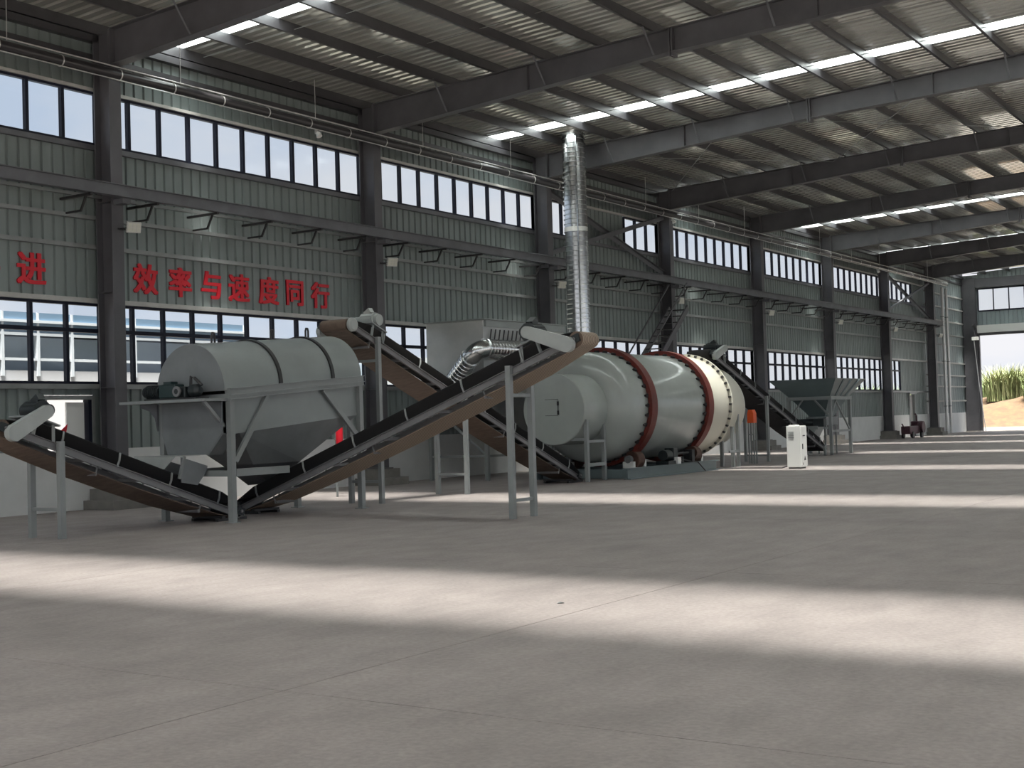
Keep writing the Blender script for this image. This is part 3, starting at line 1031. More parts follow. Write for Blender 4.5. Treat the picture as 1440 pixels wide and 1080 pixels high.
MB().loft([[(4.80, 16.05, 0.90), (5.55, 16.05, 0.90), (5.55, 17.20, 0.90), (4.80, 17.20, 0.90)],
           [(4.62, 16.86, 0.50), (5.05, 16.86, 0.58), (5.05, 17.24, 0.58), (4.62, 17.24, 0.50)]], caps=False).build('hopper_spout', beamm, T)
# coarse discharge end towards the left conveyor
e = MB()
e.prism([(4.53, 15.0, 1.44), (XB - 0.05, 15.0, 1.44), (XB - 0.05, 15.0, 1.95), (4.53, 15.0, 1.95)], (0, 0.02, 0))
e.prism([(4.53, 14.994, 1.445), (4.66, 14.994, 1.10), (5.60, 14.994, 1.10), (XB - 0.05, 14.994, 1.445)], (0, 0.02, 0))
e.build('discharge_end', machd, T)
MB().prism([(XB - 0.05, 15.0, 1.44), (XB - 0.05, 15.3, 1.44), (5.60, 15.3, 1.10), (5.60, 15.0, 1.10)], (0.012, 0, -0.01)).build('discharge_cheek', machd, T)
e = MB()
e.prism([(4.46, 14.46, 1.09), (5.42, 14.46, 1.09), (5.42, 14.99, 1.09), (4.46, 14.99, 1.09)], (0, 0, 0.012))
e.prism([(4.52, 14.46, 1.09), (5.42, 14.46, 1.09), (5.30, 14.34, 0.90), (4.52, 14.34, 0.90)], (0, 0.012, 0))
e.build('chute_lip', boxm, T)
for x in (4.95, 5.50):
    MB().prism([(x, 14.50, 1.08), (x, 15.06, 0.92), (x, 15.04, 0.84), (x, 14.84, 0.62), (x, 14.50, 0.68)], (0.018, 0, 0)).build('chute_cheek', machd, T)
MB().bar((5.53, 14.44, 0.74), (5.53, 14.56, 1.09), 0.04, 0.04).build('chute_edge', girtm, T)
# drive shelf in front of the screen
MB().box(3.96, XB - 0.0, 14.60, YA - 0.05, 1.955, 2.0).build('drive_shelf', framem, T)
MB().prism([(XA - 0.05, 15.04, 1.955), (3.97, 15.04, 1.955), (3.97, 15.04, 1.90), (4.18, 15.04, 1.84), (4.31, 15.04, 1.72), (XA - 0.05, 15.04, 1.50)], (0, 0.04, 0)).build('shelf_gusset', beamm, T)
MB().bar((XB - 0.1, 14.66, 1.955), (XB - 0.1, 15.09, 1.55), 0.05, 0.05).build('shelf_stay', framem, T)
# geared motor on the shelf
D = thing('gear_motor', 'dark green geared motor on the shelf before the screen drum', 'motor', (5.1, 14.8, 2.0))
MB().box(4.50, 5.70, 14.66, 14.95, 2.001, 2.03).build('mounting_plate', blackm, D)
b = MB()
b.cyl((4.46, 14.78, 2.14), (4.80, 14.78, 2.14), 0.105, 16).cyl((4.42, 14.78, 2.14), (4.46, 14.78, 2.14), 0.09, 16)
m = b.build('motor_body', motorm, D, True)
b = MB()
for i in range(7):
    b.lathe([(0.10, 0), (0.118, 0), (0.118, 0.012), (0.10, 0.012)], (4.49 + i * 0.044, 14.78, 2.14), (1, 0, 0), 14, closed=True)
b.build('cooling_fins', motorm, m)
MB().box(4.81, 5.20, 14.69, 14.90, 2.03, 2.255).build('gearbox', motorg, D, bevel=0.02)
MB().box(4.90, 5.08, 14.72, 14.86, 2.256, 2.30).build('terminal_box', motorg, D)
MB().lathe([(0.045, 0), (0.085, 0), (0.085, 0.03), (0.045, 0.03)], (5.30, 14.62, 2.13), (0, 1, 0), 18, closed=True).build('pulley_rim', strm, D, True)
MB().cyl((5.30, 14.62, 2.13), (5.30, 14.88, 2.13), 0.045, 12).build('output_shaft', motorm, D, True)
MB().box(5.21, 5.42, 14.70, 14.92, 2.03, 2.21).build('bearing_housing', motorm, D, bevel=0.02)
MB().lathe([(0, 0), (0.10, 0), (0.10, 0.14), (0.05, 0.2), (0, 0.2)], (5.48, 14.80, 2.14), (1, 0, 0), 16).build('coupling', motorm, D, True)
MB().tube([(5.45, 14.8, 2.22), (5.46, 14.8, 2.36), (5.54, 14.8, 2.34), (5.70, 14.8, 2.22)], 0.026, 7).build('brake_lever', blackm, D)

# ------------------------------------------------------------------ rotary dryer
DR = thing('rotary_dryer', 'big grey rotary drum dryer with two red riding rings', 'dryer', (4.9, 30.5, 0))
AX, AZ = 4.9, 1.78
o_ = (AX, 0, AZ)
MB().lathe([(0.80, 27.90), (0.95, 27.92), (1.18, 28.02), (1.32, 28.16), (1.38, 28.36), (1.38, 33.62)], o_, (0, 1, 0), 72).build('shell', drumm, DR, True)
MB().lathe([(1.382, 32.75), (1.384, 32.75), (1.384, 33.86), (1.382, 33.86)], o_, (0, 1, 0), 72, closed=True).build('lit_cream_band', drumy, DR, True)  # yellowish light on this stretch of shell is put into the cream colour
for y, nm in ((29.12, 'front'), (32.42, 'rear')):
    r = MB().lathe([(1.40, y - 0.15), (1.51, y - 0.15), (1.51, y + 0.15), (1.40, y + 0.15)], o_, (0, 1, 0), 80, closed=True).build('riding_ring', ringm, DR, True)
    b = MB()
    for i in range(36):
        th = 2 * PI * i / 36
        c, s = math.cos(th), math.sin(th)
        q = Vector((c, 0, s))
        tt = Vector((-s, 0, c))
        b.prism([Vector((AX, y - 0.15, AZ)) + q * 1.381 + tt * 0.05, Vector((AX, y - 0.15, AZ)) + q * 1.381 - tt * 0.05,
                 Vector((AX, y - 0.28, AZ)) + q * 1.381 - tt * 0.02, Vector((AX, y - 0.28, AZ)) + q * 1.381 + tt * 0.02], q * 0.05)
    b.build('ring_pads', blackm, r, kind='stuff')
fl = MB().lathe([(1.37, 33.86), (1.46, 33.86), (1.46, 33.93), (1.37, 33.93)], o_, (0, 1, 0), 72, closed=True).build('end_flange', drumy, DR, True)
b = MB()
for i in range(44):
    th = 2 * PI * i / 44
    q = Vector((math.cos(th), 0, math.sin(th)))
    b.bar(Vector((AX, 33.78, AZ)) + q * 1.425, Vector((AX, 33.86, AZ)) + q * 1.425, 0.05, 0.06, up=q)
b.build('flange_bolts', blackm, fl, kind='stuff')
MB().lathe([(1.37, 33.93), (1.20, 34.02), (1.18, 35.3), (1.08, 35.62), (0.0, 35.62)], (AX, 0, 1.74), (0, 1, 0), 56).build('feed_housing', drumy, DR, True)
for x, y in ((5.49, 34.98), (6.0, 34.6), (4.3, 34.6), (4.3, 34.98)):
    MB().box(x - 0.045, x + 0.045, y - 0.045, y + 0.045, 0.0, 1.15).build('housing_leg', framem, DR)
MB().box(5.97, 6.06, 34.9, 34.98, 0, 1.5).build('housing_leg', framem, DR)
MB().box(6.05, 6.09, 34.2, 34.90, 0.42, 0.48).build('housing_bar', framem, DR)
# burner chamber at the near end
MB().lathe([(0.0, 26.80), (0.845, 26.80), (0.865, 26.82), (0.865, 27.96), (0.80, 27.98)], (AX - 0.02, 0, 1.74), (0, 1, 0), 56).build('burner_chamber', drumm, DR, True)
d_ = MB().box(4.66, 5.02, 26.775, 26.798, 1.60, 1.98).build('inspection_door', drumm, DR)
b = MB()
for z in (1.66, 1.88):
    b.box(5.00, 5.05, 26.762, 26.776, z - 0.05, z + 0.05)
b.bar((5.03, 26.76, 1.66), (5.03, 26.76, 1.9), 0.012, 0.012)
b.build('door_hinge', blackm, d_)
b = MB()
b.box(4.66, 5.02, 26.772, 26.776, 1.59, 1.60).box(4.66, 5.02, 26.772, 26.776, 1.975, 1.985)
b.build('door_seal', blackm, d_)
for x, y in ((5.70, 26.92), (5.62, 27.86), (4.14, 26.92), (4.14, 27.86)):
    MB().box(x - 0.045, x + 0.045, y - 0.045, y + 0.045, 0, 1.48).build('chamber_leg', framem, DR)
MB().box(5.66, 5.70, 26.97, 27.82, 0.36, 0.44).build('chamber_bar', framem, DR)
MB().box(4.18, 5.655, 26.88, 26.95, 0.98, 1.04).build('chamber_bar', framem, DR)
MB().box(5.60, 5.68, 26.97, 27.82, 0.92, 0.98).build('chamber_bar', framem, DR)
# bed frame, rollers, drive
BF = thing('dryer_bed_frame', 'dark steel bed frame with rollers carrying the rotary dryer', 'machine base', (4.9, 30.3, 0))
for x in (6.2, 3.6):
    b = MB()
    b.box(x - 0.09, x + 0.09, 27.95, 33.0, 0.0, 0.025).box(x - 0.09, x + 0.09, 27.95, 33.0, 0.245, 0.27).box(x - 0.012, x + 0.012, 27.95, 33.0, 0.025, 0.245)
    b.build('rail', hopm, BF)
for y in (28.2, 29.5, 30.8, 32.05, 32.85):
    MB().box(3.69, 6.11, y - 0.07, y + 0.07, 0.02, 0.24).build('cross_member', hopm, BF)
for y in (29.12, 32.42):
    for s in (-1, 1):
        x = AX + s * 0.88
        z = 0.435
        # ring rests on the rollers
        MB().lathe([(0, -0.17), (0.205, -0.17), (0.225, -0.15), (0.225, 0.15), (0.205, 0.17), (0, 0.17)], (x, y, z), (0, 1, 0), 28).build('support_roller', rollm, BF, True)
        MB().cyl((x, y - 0.36, z), (x, y + 0.36, z), 0.05, 12).build('roller_axle', strm, BF, True)
        for e in (-0.29, 0.29):
            MB().box(x - 0.15, x + 0.15, y + e - 0.055, y + e + 0.055, 0.245, 0.40).build('bearing_base', whitem, BF)
            MB().cyl((x, y + e - 0.06, z + 0.02), (x, y + e + 0.06, z + 0.02), 0.095, 16).build('bearing_cap', machd, BF, True)
MT = thing('dryer_drive', 'dark geared motor standing beside the dryer bed rollers', 'motor', (6.1, 30.4, 0.27))
MB().box(5.92, 6.28, 30.0, 30.7, 0.271, 0.36).build('mounting_plate', motorm, MT)
MB().box(6.12, 6.33, 30.42, 30.62, 0.2711, 0.44).build('mounting_block', whitem, MT)
MB().cyl((6.1, 30.05, 0.50), (6.1, 30.38, 0.50), 0.135, 16).build('motor_body', motorm, MT, True)
MB().box(5.97, 6.24, 30.39, 30.64, 0.361, 0.68).build('gearbox', motorm, MT, bevel=0.02)
MB().cyl((6.1, 30.64, 0.52), (6.1, 31.7, 0.52), 0.035, 10).build('drive_shaft', blackm, MT, True)
MB().cyl((6.1, 31.70, 0.52), (6.1, 31.88, 0.52), 0.17, 18).build('chain_wheel', rollm, MT, True)
MB().box(5.98, 6.22, 31.5, 31.66, 0.271, 0.60).build('bearing_stand', blackm, MT)
MB().tube([(6.3, 30.6, 0.4), (6.36, 31.2, 0.3), (6.33, 31.6, 0.28), (6.4, 31.9, 0.03)], 0.015, 6).build('motor_cable', blackm, MT)

# ------------------------------------------------------------------ dust box, ducts
E = thing('dust_box', 'pale galvanised dust settling box on legs behind the conveyors', 'dust collector', (1.5, 29.5, 0))
bx0, bx1, by0, by1, bz0, bz1 = 0.60, 2.42, 27.5, 31.45, 2.10, 4.10
MB().box(bx0, bx1, by0, by1, bz0, bz1).build('body', boxm, E, bevel=0.015)
MB().box(bx0 - 0.05, bx1 + 0.07, by0 - 0.04, by1 + 0.05, bz1, bz1 + 0.03).build('roof_cap', machm, E)
MB().box(bx1, bx1 + 0.06, by0 + 0.05, by1 - 0.05, 3.92, 4.09).build('cap_skirt', machm, E)
for i in range(16):
    y = by0 + 0.25 + i * 0.20
    MB().bar((bx1 + 0.02, y, 3.52), (bx1 + 0.05, y + 0.05, 3.86), 0.04, 0.02).build('louvre', blackm, E)
for z in (2.75,):
    MB().box(bx0, bx1, by0 - 0.02, by0, z - 0.02, z + 0.02).build('stiffener', boxm, E)
for y in (28.6, 30.0, 31.2):
    MB().box(bx1, bx1 + 0.03, y - 0.025, y + 0.025, bz0, 3.5).build('stiffener', machm, E)
MB().loft([[(bx0, by0, bz0), (bx1, by0, bz0), (bx1, by1, bz0), (bx0, by1, bz0)], [(1.5, 28.9, 0.9), (1.9, 28.9, 0.9), (1.9, 30.0, 0.9), (1.5, 30.0, 0.9)]]).build('bottom_hopper', machd, E)
for x in (bx0 + 0.05, bx1 + 0.0):
    for y in (by0 + 0.02, by1 - 0.05):
        MB().box(x - 0.05, x + 0.05, y - 0.05, y + 0.05, 0, bz0).build('leg', framem, E)
for z in (0.62,):
    MB().box(bx0 + 0.1, bx1 - 0.05, by0, by0 + 0.05, z - 0.03, z + 0.03).build('leg_rail', framem, E)
    MB().box(bx1 - 0.025, bx1 + 0.025, by0 + 0.1, by1 - 0.1, z - 0.03, z + 0.03).build('leg_rail', framem, E)
MB().bar((bx1 - 0.05, by0 + 0.02, 0.68), (bx0 + 0.1, by0 + 0.02, 1.95), 0.05, 0.05).build('leg_brace', framem, E)

def corr(path, r, pitch, amp, n=28):
    """ribbed tube along a polyline"""
    path = [Vector(p) for p in path]
    pts, rad = [], []
    for i in range(len(path) - 1):
        a, b_ = path[i], path[i + 1]
        L = (b_ - a).length
        m = max(1, round(L / pitch))
        for k in range(m):
            for f, rr in ((0.0, r), (0.72, r), (0.80, r + amp), (0.92, r + amp)):
                pts.append(a + (b_ - a) * ((k + f) / m))
                rad.append(rr)
    pts.append(path[-1])
    rad.append(r)
    return MB().tube(pts, rad, n)
VD = thing('vertical_duct', 'tall ribbed galvanised duct rising through the roof', 'duct', (2.0, 33.0, 0))
VX, VY = 2.02, 33.0
for za, zb, nm in ((0.95, 6.95, 'lower_duct'), (7.05, 9.95, 'upper_duct')):
    corr([(VX, VY, za), (VX, VY, zb)], 0.325, 0.14, 0.028, 36).build(nm, galv, VD, True)
MB().lathe([(0.30, 6.93), (0.345, 6.93), (0.345, 7.07), (0.30, 7.07)], (VX, VY, 0), (0, 0, 1), 36, closed=True).build('joint_band', boxm, VD, True)
MB().box(VX + 0.20, VX + 0.235, VY - 0.275, VY - 0.245, 1.0, 9.7).build('seam', galv, VD)
MB().box(VX - 0.45, VX + 0.45, VY - 0.45, VY + 0.45, 0.0, 0.95).build('fan_base', machd, VD, bevel=0.02)

ED = thing('elbow_duct', 'bent galvanised duct running into the dust box front', 'duct', (2.4, 27.3, 2.8))
pA, pB, pC = Vector((1.50, 27.42, 2.36)), Vector((2.55, 26.85, 3.02)), Vector((2.98, 27.05, 3.22))
corr([(1.20, 27.48, 2.28), (2.38, 26.95, 3.10)], 0.23, 0.13, 0.012, 28).build('inlet_run', galv, ED, True)
ea, ec, eb = Vector((2.38, 26.95, 3.10)), Vector((2.66, 26.83, 3.30)), Vector((2.74, 27.12, 3.33))
MB().tube([ea * (1 - f) ** 2 + ec * 2 * f * (1 - f) + eb * f * f for f in [i_ / 10 for i_ in range(11)]], 0.234, 28).build('elbow', galv, ED, True)
corr([eb, (2.80, 30.4, 3.33)], 0.23, 0.13, 0.012, 28).build('long_run', galv, ED, True)
for p, ax in ((ea, ec - ea), (eb, eb - ec)):
    MB().lathe([(0.225, -0.02), (0.262, -0.02), (0.262, 0.02), (0.225, 0.02)], p, ax, 28, closed=True).build('flange', galv, ED, True)
MB().box(2.74, 2.84, 30.0, 30.1, 0, 3.10).build('duct_post', framem, ED)

# ------------------------------------------------------------------ feed hopper
H = thing('feed_hopper', 'blue grey flared feed hopper on four legs', 'hopper', (4.9, 44.5, 0))
hx0, hx1, hy0, hy1 = 4.18, 5.66, 43.55, 45.5
for x in (hx0, hx1):
    for y in (hy0, hy1):
        MB().box(x - 0.05, x + 0.05, y - 0.05, y + 0.05, 0, 1.90).build('leg', framem, H)
fr = MB()
fr.box(hx0 - 0.07, hx1 + 0.07, hy0 - 0.07, hy0 + 0.05, 1.90, 2.02).box(hx0 - 0.07, hx1 + 0.07, hy1 - 0.05, hy1 + 0.07, 1.90, 2.02)
fr.box(hx0 - 0.07, hx0 + 0.05, hy0 + 0.05, hy1 - 0.05, 1.90, 2.02).box(hx1 - 0.05, hx1 + 0.07, hy0 + 0.05, hy1 - 0.05, 1.90, 2.02)
fr.build('top_frame', framem, H)
lo = [(hx0, hy0, 2.02), (hx1, hy0, 2.02), (hx1, hy1, 2.02), (hx0, hy1, 2.02)]
hi = [(3.62, 43.1, 2.62), (6.05, 43.1, 2.62), (6.05, 46.2, 2.62), (3.62, 46.2, 2.62)]
lo2 = [(x * 0.98 + 4.92 * 0.02, y * 0.98 + 44.5 * 0.02, z) for x, y, z in lo]
hi2 = [(x * 0.985 + 4.83 * 0.015, y * 0.985 + 44.6 * 0.015, z) for x, y, z in hi]
for i, nm in ((0, 'front_panel'), (1, 'side_panel'), (2, 'back_panel'), (3, 'side_panel')):
    j = (i + 1) % 4
    MB().loft([[lo[i], lo[j], hi[j], hi[i]], [lo2[i], lo2[j], hi2[j], hi2[i]]]).build(nm, hopm if i != 1 else machm, H)
for f in (0.25, 0.5, 0.75):
    a_ = Vector((hx1 + 0.02, hy0 + (hy1 - hy0) * f, 2.03))
    b_ = Vector((6.07, 43.1 + 3.1 * f, 2.60))
    MB().bar(a_, b_, 0.07, 0.05).build('panel_rib', hopm, H)
MB().loft([[(hx0 + 0.06, hy0 + 0.06, 1.95), (hx1 - 0.06, hy0 + 0.06, 1.95), (hx1 - 0.06, hy1 - 0.06, 1.95), (hx0 + 0.06, hy1 - 0.06, 1.95)],
           [(4.72, 44.1, 1.32), (5.25, 44.1, 1.32), (5.25, 45.0, 1.32), (4.72, 45.0, 1.32)]], caps=False).build('lower_cone', hopm, H)
for p, q in (((hx0 + 0.05, hy0, 1.35), (hx0 + 0.5, hy0, 1.90)), ((hx1 - 0.05, hy0, 1.35), (hx1 - 0.55, hy0, 1.90)),
             ((hx1, hy0 + 0.06, 1.3), (hx1, hy0 + 0.6, 1.90)), ((hx1, hy1 - 0.06, 0.85), (hx1, hy0 + 0.55, 1.88))):
    MB().bar(p, q, 0.05, 0.05).build('leg_brace', framem, H)
MB().box(hx1 - 0.03, hx1 + 0.03, hy0 + 0.05, hy1 - 0.05, 0.78, 0.86).build('leg_rail', framem, H)
FD = thing('screw_feeder', 'dark feeder drive under the feed hopper', 'feeder', (4.95, 44.2, 1.0))
MB().box(4.62, 5.35, 43.95, 45.15, 1.02, 1.31).build('feeder_trough', machd, FD)
MB().cyl((4.45, 43.75, 1.12), (5.0, 43.75, 1.12), 0.14, 16).build('motor_body', motorm, FD, True)
MB().box(5.01, 5.38, 43.62, 43.92, 0.96, 1.26).build('gearbox', motorm, FD, bevel=0.02)
MB().box(4.42, 5.42, 43.58, 43.94, 0.90, 0.955).build('motor_plate', framem, FD)
for x in (4.62, 5.26):
    MB().box(x, x + 0.05, 43.96, 44.01, 0, 1.02).build('feeder_leg', framem, FD)
    MB().box(x, x + 0.05, 45.05, 45.10, 0, 1.02).build('feeder_leg', framem, FD)
CH = thing('feed_chute', 'grey chute spilling onto the far conveyor tail', 'chute', (5.1, 43.2, 0.6))
MB().loft([[(4.78, 42.75, 0.98), (5.46, 42.75, 0.98), (5.46, 43.5, 0.98), (4.78, 43.5, 0.98)],
           [(4.90, 42.6, 0.62), (5.34, 42.6, 0.62), (5.34, 43.2, 0.58), (4.90, 43.2, 0.58)]], caps=False).build('chute_body', machm, CH)
MB().box(4.74, 5.50, 42.72, 42.75, 0.90, 1.02).build('chute_rim', machm, CH)

# ------------------------------------------------------------------ control cabinet and small things
CB = thing('control_cabinet', 'white upright control cabinet standing alone on the floor', 'cabinet', (8.27, 33.35, 0))
MB().box(8.13, 8.52, 33.30, 33.74, 0.04, 1.14).build('body', whitem, CB, bevel=0.012)
MB().box(8.16, 8.49, 33.33, 33.71, 0.0, 0.04).build('base', blackm, CB)
d_ = MB().box(8.521, 8.54, 33.33, 33.71, 0.07, 1.11).build('door', whitem, CB)
MB().box(8.541, 8.556, 33.36, 33.40, 0.52, 0.66).build('handle', blackm, d_)
MB().box(8.541, 8.546, 33.42, 33.58, 0.86, 0.89).build('name_plate', blackm, d_)
MB().prism([(8.541, 33.47, 0.22), (8.541, 33.61, 0.22), (8.541, 33.54, 0.34)], (0.003, 0, 0)).build('warning_mark', blackm, d_)
MB().box(8.541, 8.546, 33.37, 33.40, 0.10, 0.16).build('lock', blackm, d_)
for i in range(4):
    MB().box(8.18, 8.34, 33.288, 33.299, 0.82 + i * 0.05, 0.835 + i * 0.05).build('vent_slot', girtm, CB)
MB().box(8.18, 8.36, 33.36, 33.66, 1.14, 1.165).build('top_tray', whitem, CB)
t = thing('power_cable', 'thin cable on the floor from dryer to white cabinet', 'cable', (7.2, 33.4, 0))
MB().tube([(6.15, 33.2, 0.02), (6.7, 33.6, 0.018), (7.4, 33.55, 0.018), (7.9, 33.5, 0.018), (8.12, 33.5, 0.08)], 0.018, 6).build('cable', blackm, t)

OB = thing('orange_burner', 'orange box on a thin stand behind the dryer feed end', 'burner', (5.6, 36.8, 0))
MB().prism([(5.56, 36.7, 1.22), (5.76, 36.7, 1.22), (5.76, 36.7, 1.50), (5.71, 36.7, 1.62), (5.60, 36.7, 1.62), (5.56, 36.7, 1.50)], (0, 0.24, 0)).build('box', orangem, OB)
for x in (5.58, 5.74):
    for y in (36.73, 36.91):
        MB().box(x - 0.02, x + 0.02, y - 0.02, y + 0.02, 0, 1.22).build('stand_leg', framem, OB)
MB().box(5.60, 5.72, 36.72, 36.75, 0.86, 0.90).build('stand_bar', framem, OB)

RB = thing('fire_extinguisher', 'red extinguisher on a post between the screen and rising conveyor', 'extinguisher', (3.0, 21.2, 0))
MB().lathe([(0, 1.0), (0.07, 1.0), (0.075, 1.03), (0.075, 1.44), (0.05, 1.52), (0.02, 1.54), (0, 1.54)], (3.0, 21.2, 0), (0, 0, 1), 18).build('cylinder', redm, RB, True)
MB().box(2.985, 3.015, 21.17, 21.23, 1.54, 1.62).build('valve', blackm, RB)
MB().box(2.89, 2.92, 21.18, 21.22, 0, 1.5).build('post', framem, RB)
MB().box(2.92, 2.925, 21.12, 21.28, 1.2, 1.26).build('bracket', framem, RB)

# engine near the far end
EN = thing('diesel_engine', 'maroon wheeled engine by the wall near the far door', 'engine', (1.2, 67.8, 0))
MB().box(0.98, 1.45, 66.6, 68.2, 0.22, 0.62).build('body', purple, EN, bevel=0.04)
MB().box(1.0, 1.4, 68.2, 69.0, 0.25, 0.86).build('engine_block', purple, EN, bevel=0.05)
MB().cyl((1.46, 68.55, 0.55), (1.58, 68.55, 0.55), 0.30, 22).build('flywheel', purple, EN, True)
MB().tube([(1.2, 68.6, 0.85), (1.2, 68.6, 1.15), (1.2, 68.4, 1.22)], 0.05, 8).build('exhaust', purple, EN)
for y in (67.0, 68.5):
    for x in (0.98, 1.47):
        MB().cyl((x - 0.05, y, 0.17), (x + 0.05, y, 0.17), 0.17, 18).build('wheel', blackm, EN, True)
MB().bar((1.2, 66.6, 0.45), (1.2, 66.1, 0.75), 0.05, 0.05).build('draw_handle', purple, EN)

# steel stair against the wall
ST = thing('steel_stair', 'dark steel stair climbing the wall behind the dryer', 'stair', (0.9, 36.5, 0))
sa, sb = Vector((0.72, 35.2, 0.15)), Vector((0.72, 41.5, 5.25))
for x in (0.72, 1.42):
    MB().bar((x, sa.y, sa.z), (x, sb.y, sb.z), 0.05, 0.20).build('stringer', steel, ST)
    MB().bar((x, sa.y + 0.3, sa.z + 1.1), (x, sb.y, sb.z + 0.85), 0.04, 0.04).build('handrail', steel, ST)
for i in range(22):
    p = sa + (sb - sa) * ((i + 0.5) / 22)
    MB().box(0.75, 1.39, p.y - 0.10, p.y + 0.14, p.z + 0.02, p.z + 0.05).build('tread', blackm, ST)
for i in range(6):
    p = sa + (sb - sa) * ((i + 0.8) / 6)
    MB().bar((1.42, p.y, p.z), (1.42, p.y, p.z + 0.95), 0.03, 0.03).build('baluster', steel, ST)

# ------------------------------------------------------------------ outside
gm = mat('dry_yard_ground', (0.055, 0.05, 0.042), 0.95, 0, 0.3, 0.4)
gr = MB().box(-260, 260, -120, 400, -0.6, -0.32).build('ground', gm)
tag(gr, 'dry yard ground outside the shed', kind='structure')
ap = MB().box(-6, 14, Y_END + 0.2, 100, -0.3, -0.02).build('apron', mat('pale_apron', (0.065, 0.062, 0.056), 0.9, 0, 0.2, 0.8))
tag(ap, 'pale concrete apron outside the far door', kind='structure')
soil = mat('orange_soil', (0.048, 0.0245, 0.0065), 0.95, 0, 0.5, 1.6, bump=0.8)
def mound(name, label, cx, cyy, rx, ry, h, seed):
    rnd = random.Random(seed)
    n, m = 40, 14
    vs, fs = [(cx, cyy, h)], []
    ph = [rnd.uniform(0, 6.28) for _ in range(6)]
    for j in range(1, m + 1):
        f = j / m
        for i in range(n):
            th = 2 * PI * i / n
            wob = 1 + 0.08 * math.sin(3 * th + ph[0]) + 0.05 * math.sin(7 * th + ph[1])
            z = h * (0.5 + 0.5 * math.cos(PI * f)) ** 0.8 * (1 + 0.10 * math.sin(5 * th + 4 * f + ph[2])) - 0.35 * f
            vs.append((cx + rx * f * wob * math.cos(th), cyy + ry * f * wob * math.sin(th), z + rnd.uniform(-0.05, 0.05)))
    for i in range(n):
        fs.append((0, 1 + i, 1 + (i + 1) % n))
    for j in range(m - 1):
        for i in range(n):
            a = 1 + j * n
            fs.append((a + i, a + n + i, a + n + (i + 1) % n, a + (i + 1) % n))
    o = MB().add(vs, fs).build(name, soil, None, True)
    return tag(o, label, 'mound')
mound('soil_mound', 'orange soil bank seen through the far doorway', -1.5, 116, 17, 10, 2.7, 3)
gmats = [mat('tall_grass_a', (0.10, 0.125, 0.040), 0.7, col2=(0.06, 0.09, 0.026), scale=2), mat('tall_grass_b', (0.16, 0.165, 0.075), 0.7, col2=(0.085, 0.115, 0.035), scale=2)]
def grass(label, cx, cyy, z, rad, h, n, seed, m):
    rnd = random.Random(seed)
    t = thing('tall_grass_clump', label, 'grass clump', (cx, cyy, z), 'tall grass outside')
    b = MB()
    for i in range(n):
        a, r = rnd.uniform(0, 2 * PI), rad * math.sqrt(rnd.random())
        px, py = cx + r * math.cos(a), cyy + r * math.sin(a)
        la, hh = rnd.uniform(0, 2 * PI), h * rnd.uniform(0.55, 1.05)
        lean = hh * rnd.uniform(0.15, 0.6)
        wd = rnd.uniform(0.02, 0.045)
        sx, sy = -math.sin(la) * wd, math.cos(la) * wd
        p = [(px, py, z - 0.3)]
        mid = (px + math.cos(la) * lean * 0.3, py + math.sin(la) * lean * 0.3, z + hh * 0.6)
        tip = (px + math.cos(la) * lean, py + math.sin(la) * lean, z + hh * rnd.uniform(0.85, 1))
        b.add([(px - sx, py - sy, z - 0.3), (px + sx, py + sy, z - 0.3), (mid[0] + sx, mid[1] + sy, mid[2]), (mid[0] - sx, mid[1] - sy, mid[2]), tip],
              [(0, 1, 2, 3), (3, 2, 4)])
    b.build('blades', gmats[m], t, kind='stuff')
grass('pale tall grass clump in the middle of the far doorway view', -4.6, 114, 2.2, 1.6, 2.9, 900, 1, 1)
grass('green tall grass clump at the right edge of the doorway view', -1.6, 112, 1.9, 1.2, 2.4, 700, 2, 0)
grass('low grass clump at the left jamb of the far doorway', -6.9, 118, 2.0, 1.6, 2.2, 700, 3, 0)
grass('bushy grass behind the bank, right of the doorway view', -2.2, 119, 2.4, 1.8, 2.6, 800, 4, 1)
grass('green grass outside the last long-wall window', -6.0, 84.5, -0.3, 1.3, 3.7, 600, 5, 0)
grass('green grass outside the window right of the feed hopper', -6.2, 79.0, -0.3, 1.4, 3.6, 600, 6, 0)
grass('grass outside the last short window', -6.0, 90.0, -0.3, 1.2, 3.7, 500, 8, 1)

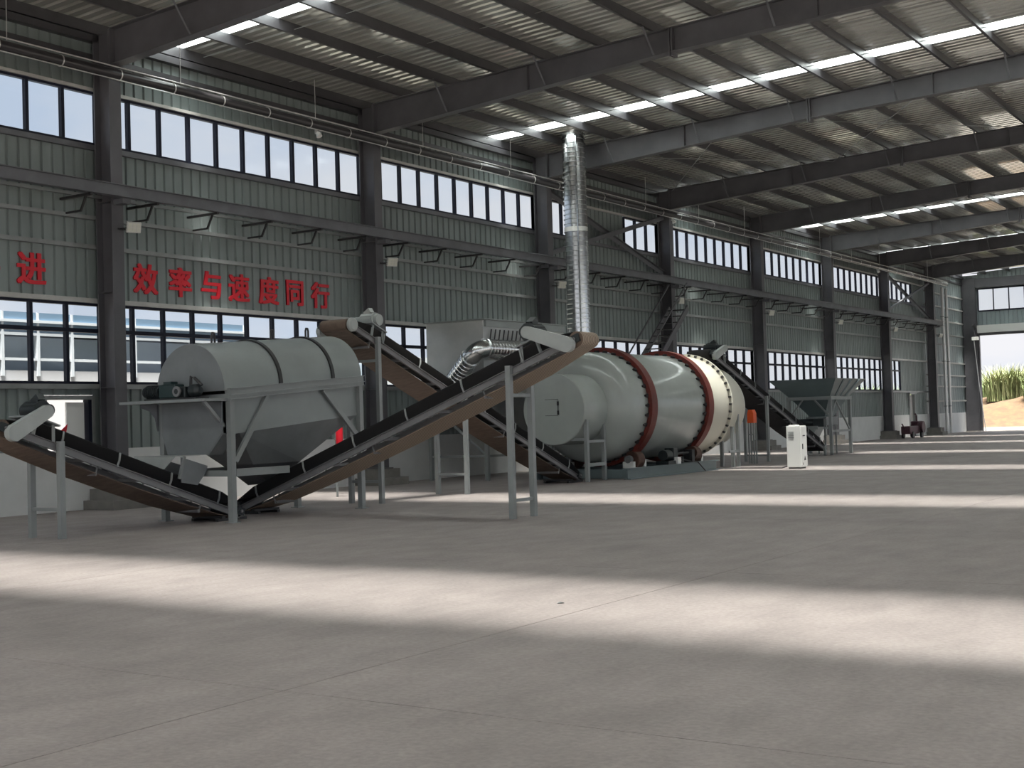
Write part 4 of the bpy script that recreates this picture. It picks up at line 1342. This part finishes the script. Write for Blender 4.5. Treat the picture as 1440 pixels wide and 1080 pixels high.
# neighbouring shed with a glazed front and blue roof
wbase = mat('neighbour_white_wall', (0.36, 0.36, 0.37), 0.8)
wpost = mat('neighbour_white_frame', (0.36, 0.38, 0.40), 0.6)
bluer = mat('neighbour_blue_sheet', (0.075, 0.125, 0.18), 0.5)
grey_in = mat('neighbour_dark_inside', (0.25, 0.30, 0.35), 0.8)
NB = thing('neighbour_shed', 'pale glazed shed with blue roof seen through the lower windows', 'building', (-12, 24, 0))
nx = -12.0
MB().box(nx - 12, nx, 4, 33.6, 0, 3.42).build('base_wall', wbase, NB)
MB().box(nx - 11.5, nx - 0.5, 4.3, 33.3, 3.42, 4.45).build('core', grey_in, NB)
MB().box(nx - 12, nx + 0.02, 4, 33.6, 4.55, 5.15).build('blue_fascia', bluer, NB)
for i in range(25):
    y = 4.2 + i * 1.22
    MB().box(nx - 0.08, nx + 0.06, y - 0.05, y + 0.05, 3.25, 4.55).build('post', wpost, NB)
for z in (3.75, 4.5):
    MB().box(nx - 0.05, nx + 0.05, 4, 33.6, z - 0.04, z + 0.04).build('rail', wpost, NB)
MB().box(nx - 0.06, nx + 0.09, 4, 33.6, 4.84, 4.92).build('rail', wpost, NB)
for i in range(25):
    y = 4.2 + i * 1.22
    MB().box(nx + 0.021, nx + 0.06, y - 0.035, y + 0.035, 4.55, 5.15).build('fascia_rib', wpost, NB)
NB2 = thing('neighbour_block', 'pale far building outside the window right of the slogan', 'building', (-16, 48, 0))
MB().box(-24, -16, 43.5, 60, 0, 4.6).build('wall', wpost, NB2)
for i in range(6):
    y = 44.2 + i * 2.6
    MB().box(-16.0, -15.95, y, y + 1.3, 3.2, 4.2).build('window', grey_in, NB2)
hill = mat('hazy_hill', (0.06, 0.082, 0.105), 1.0)
b = MB()
rnd = random.Random(5)
for i in range(60):
    pass
n = 60
vs = []
for i in range(n + 1):
    y = -60 + i * 6.0
    z = 17 + 4 * math.sin(i * 0.55) + 2.5 * math.sin(i * 1.37 + 1) + rnd.uniform(-0.6, 0.6)
    vs += [(-150 + 5 * math.sin(i * 0.3), y, -1), (-175, y, z), (-230, y, -1)]
fs = []
for i in range(n):
    a = 3 * i
    fs += [(a, a + 3, a + 4, a + 1), (a + 1, a + 4, a + 5, a + 2)]
hl = MB().add(vs, fs).build('hills', hill, None, True)
tag(hl, 'hazy blue hills beyond the neighbouring shed', kind='structure')

for x, y, lab in ((20.35, 6.05, 'small white paper scrap on the near floor, lower right'), (15.75, 9.15, 'small grey scrap on the bright floor band')):
    b = MB()
    b.add([(x, y, 0.002), (x + 0.05, y + 0.01, 0.012), (x + 0.045, y + 0.05, 0.003), (x + 0.005, y + 0.04, 0.014)], [(0, 1, 2), (0, 2, 3)])
    o = b.build('paper_scrap', whitem if x > 18 else girtm)
    tag(o, lab, 'scrap')
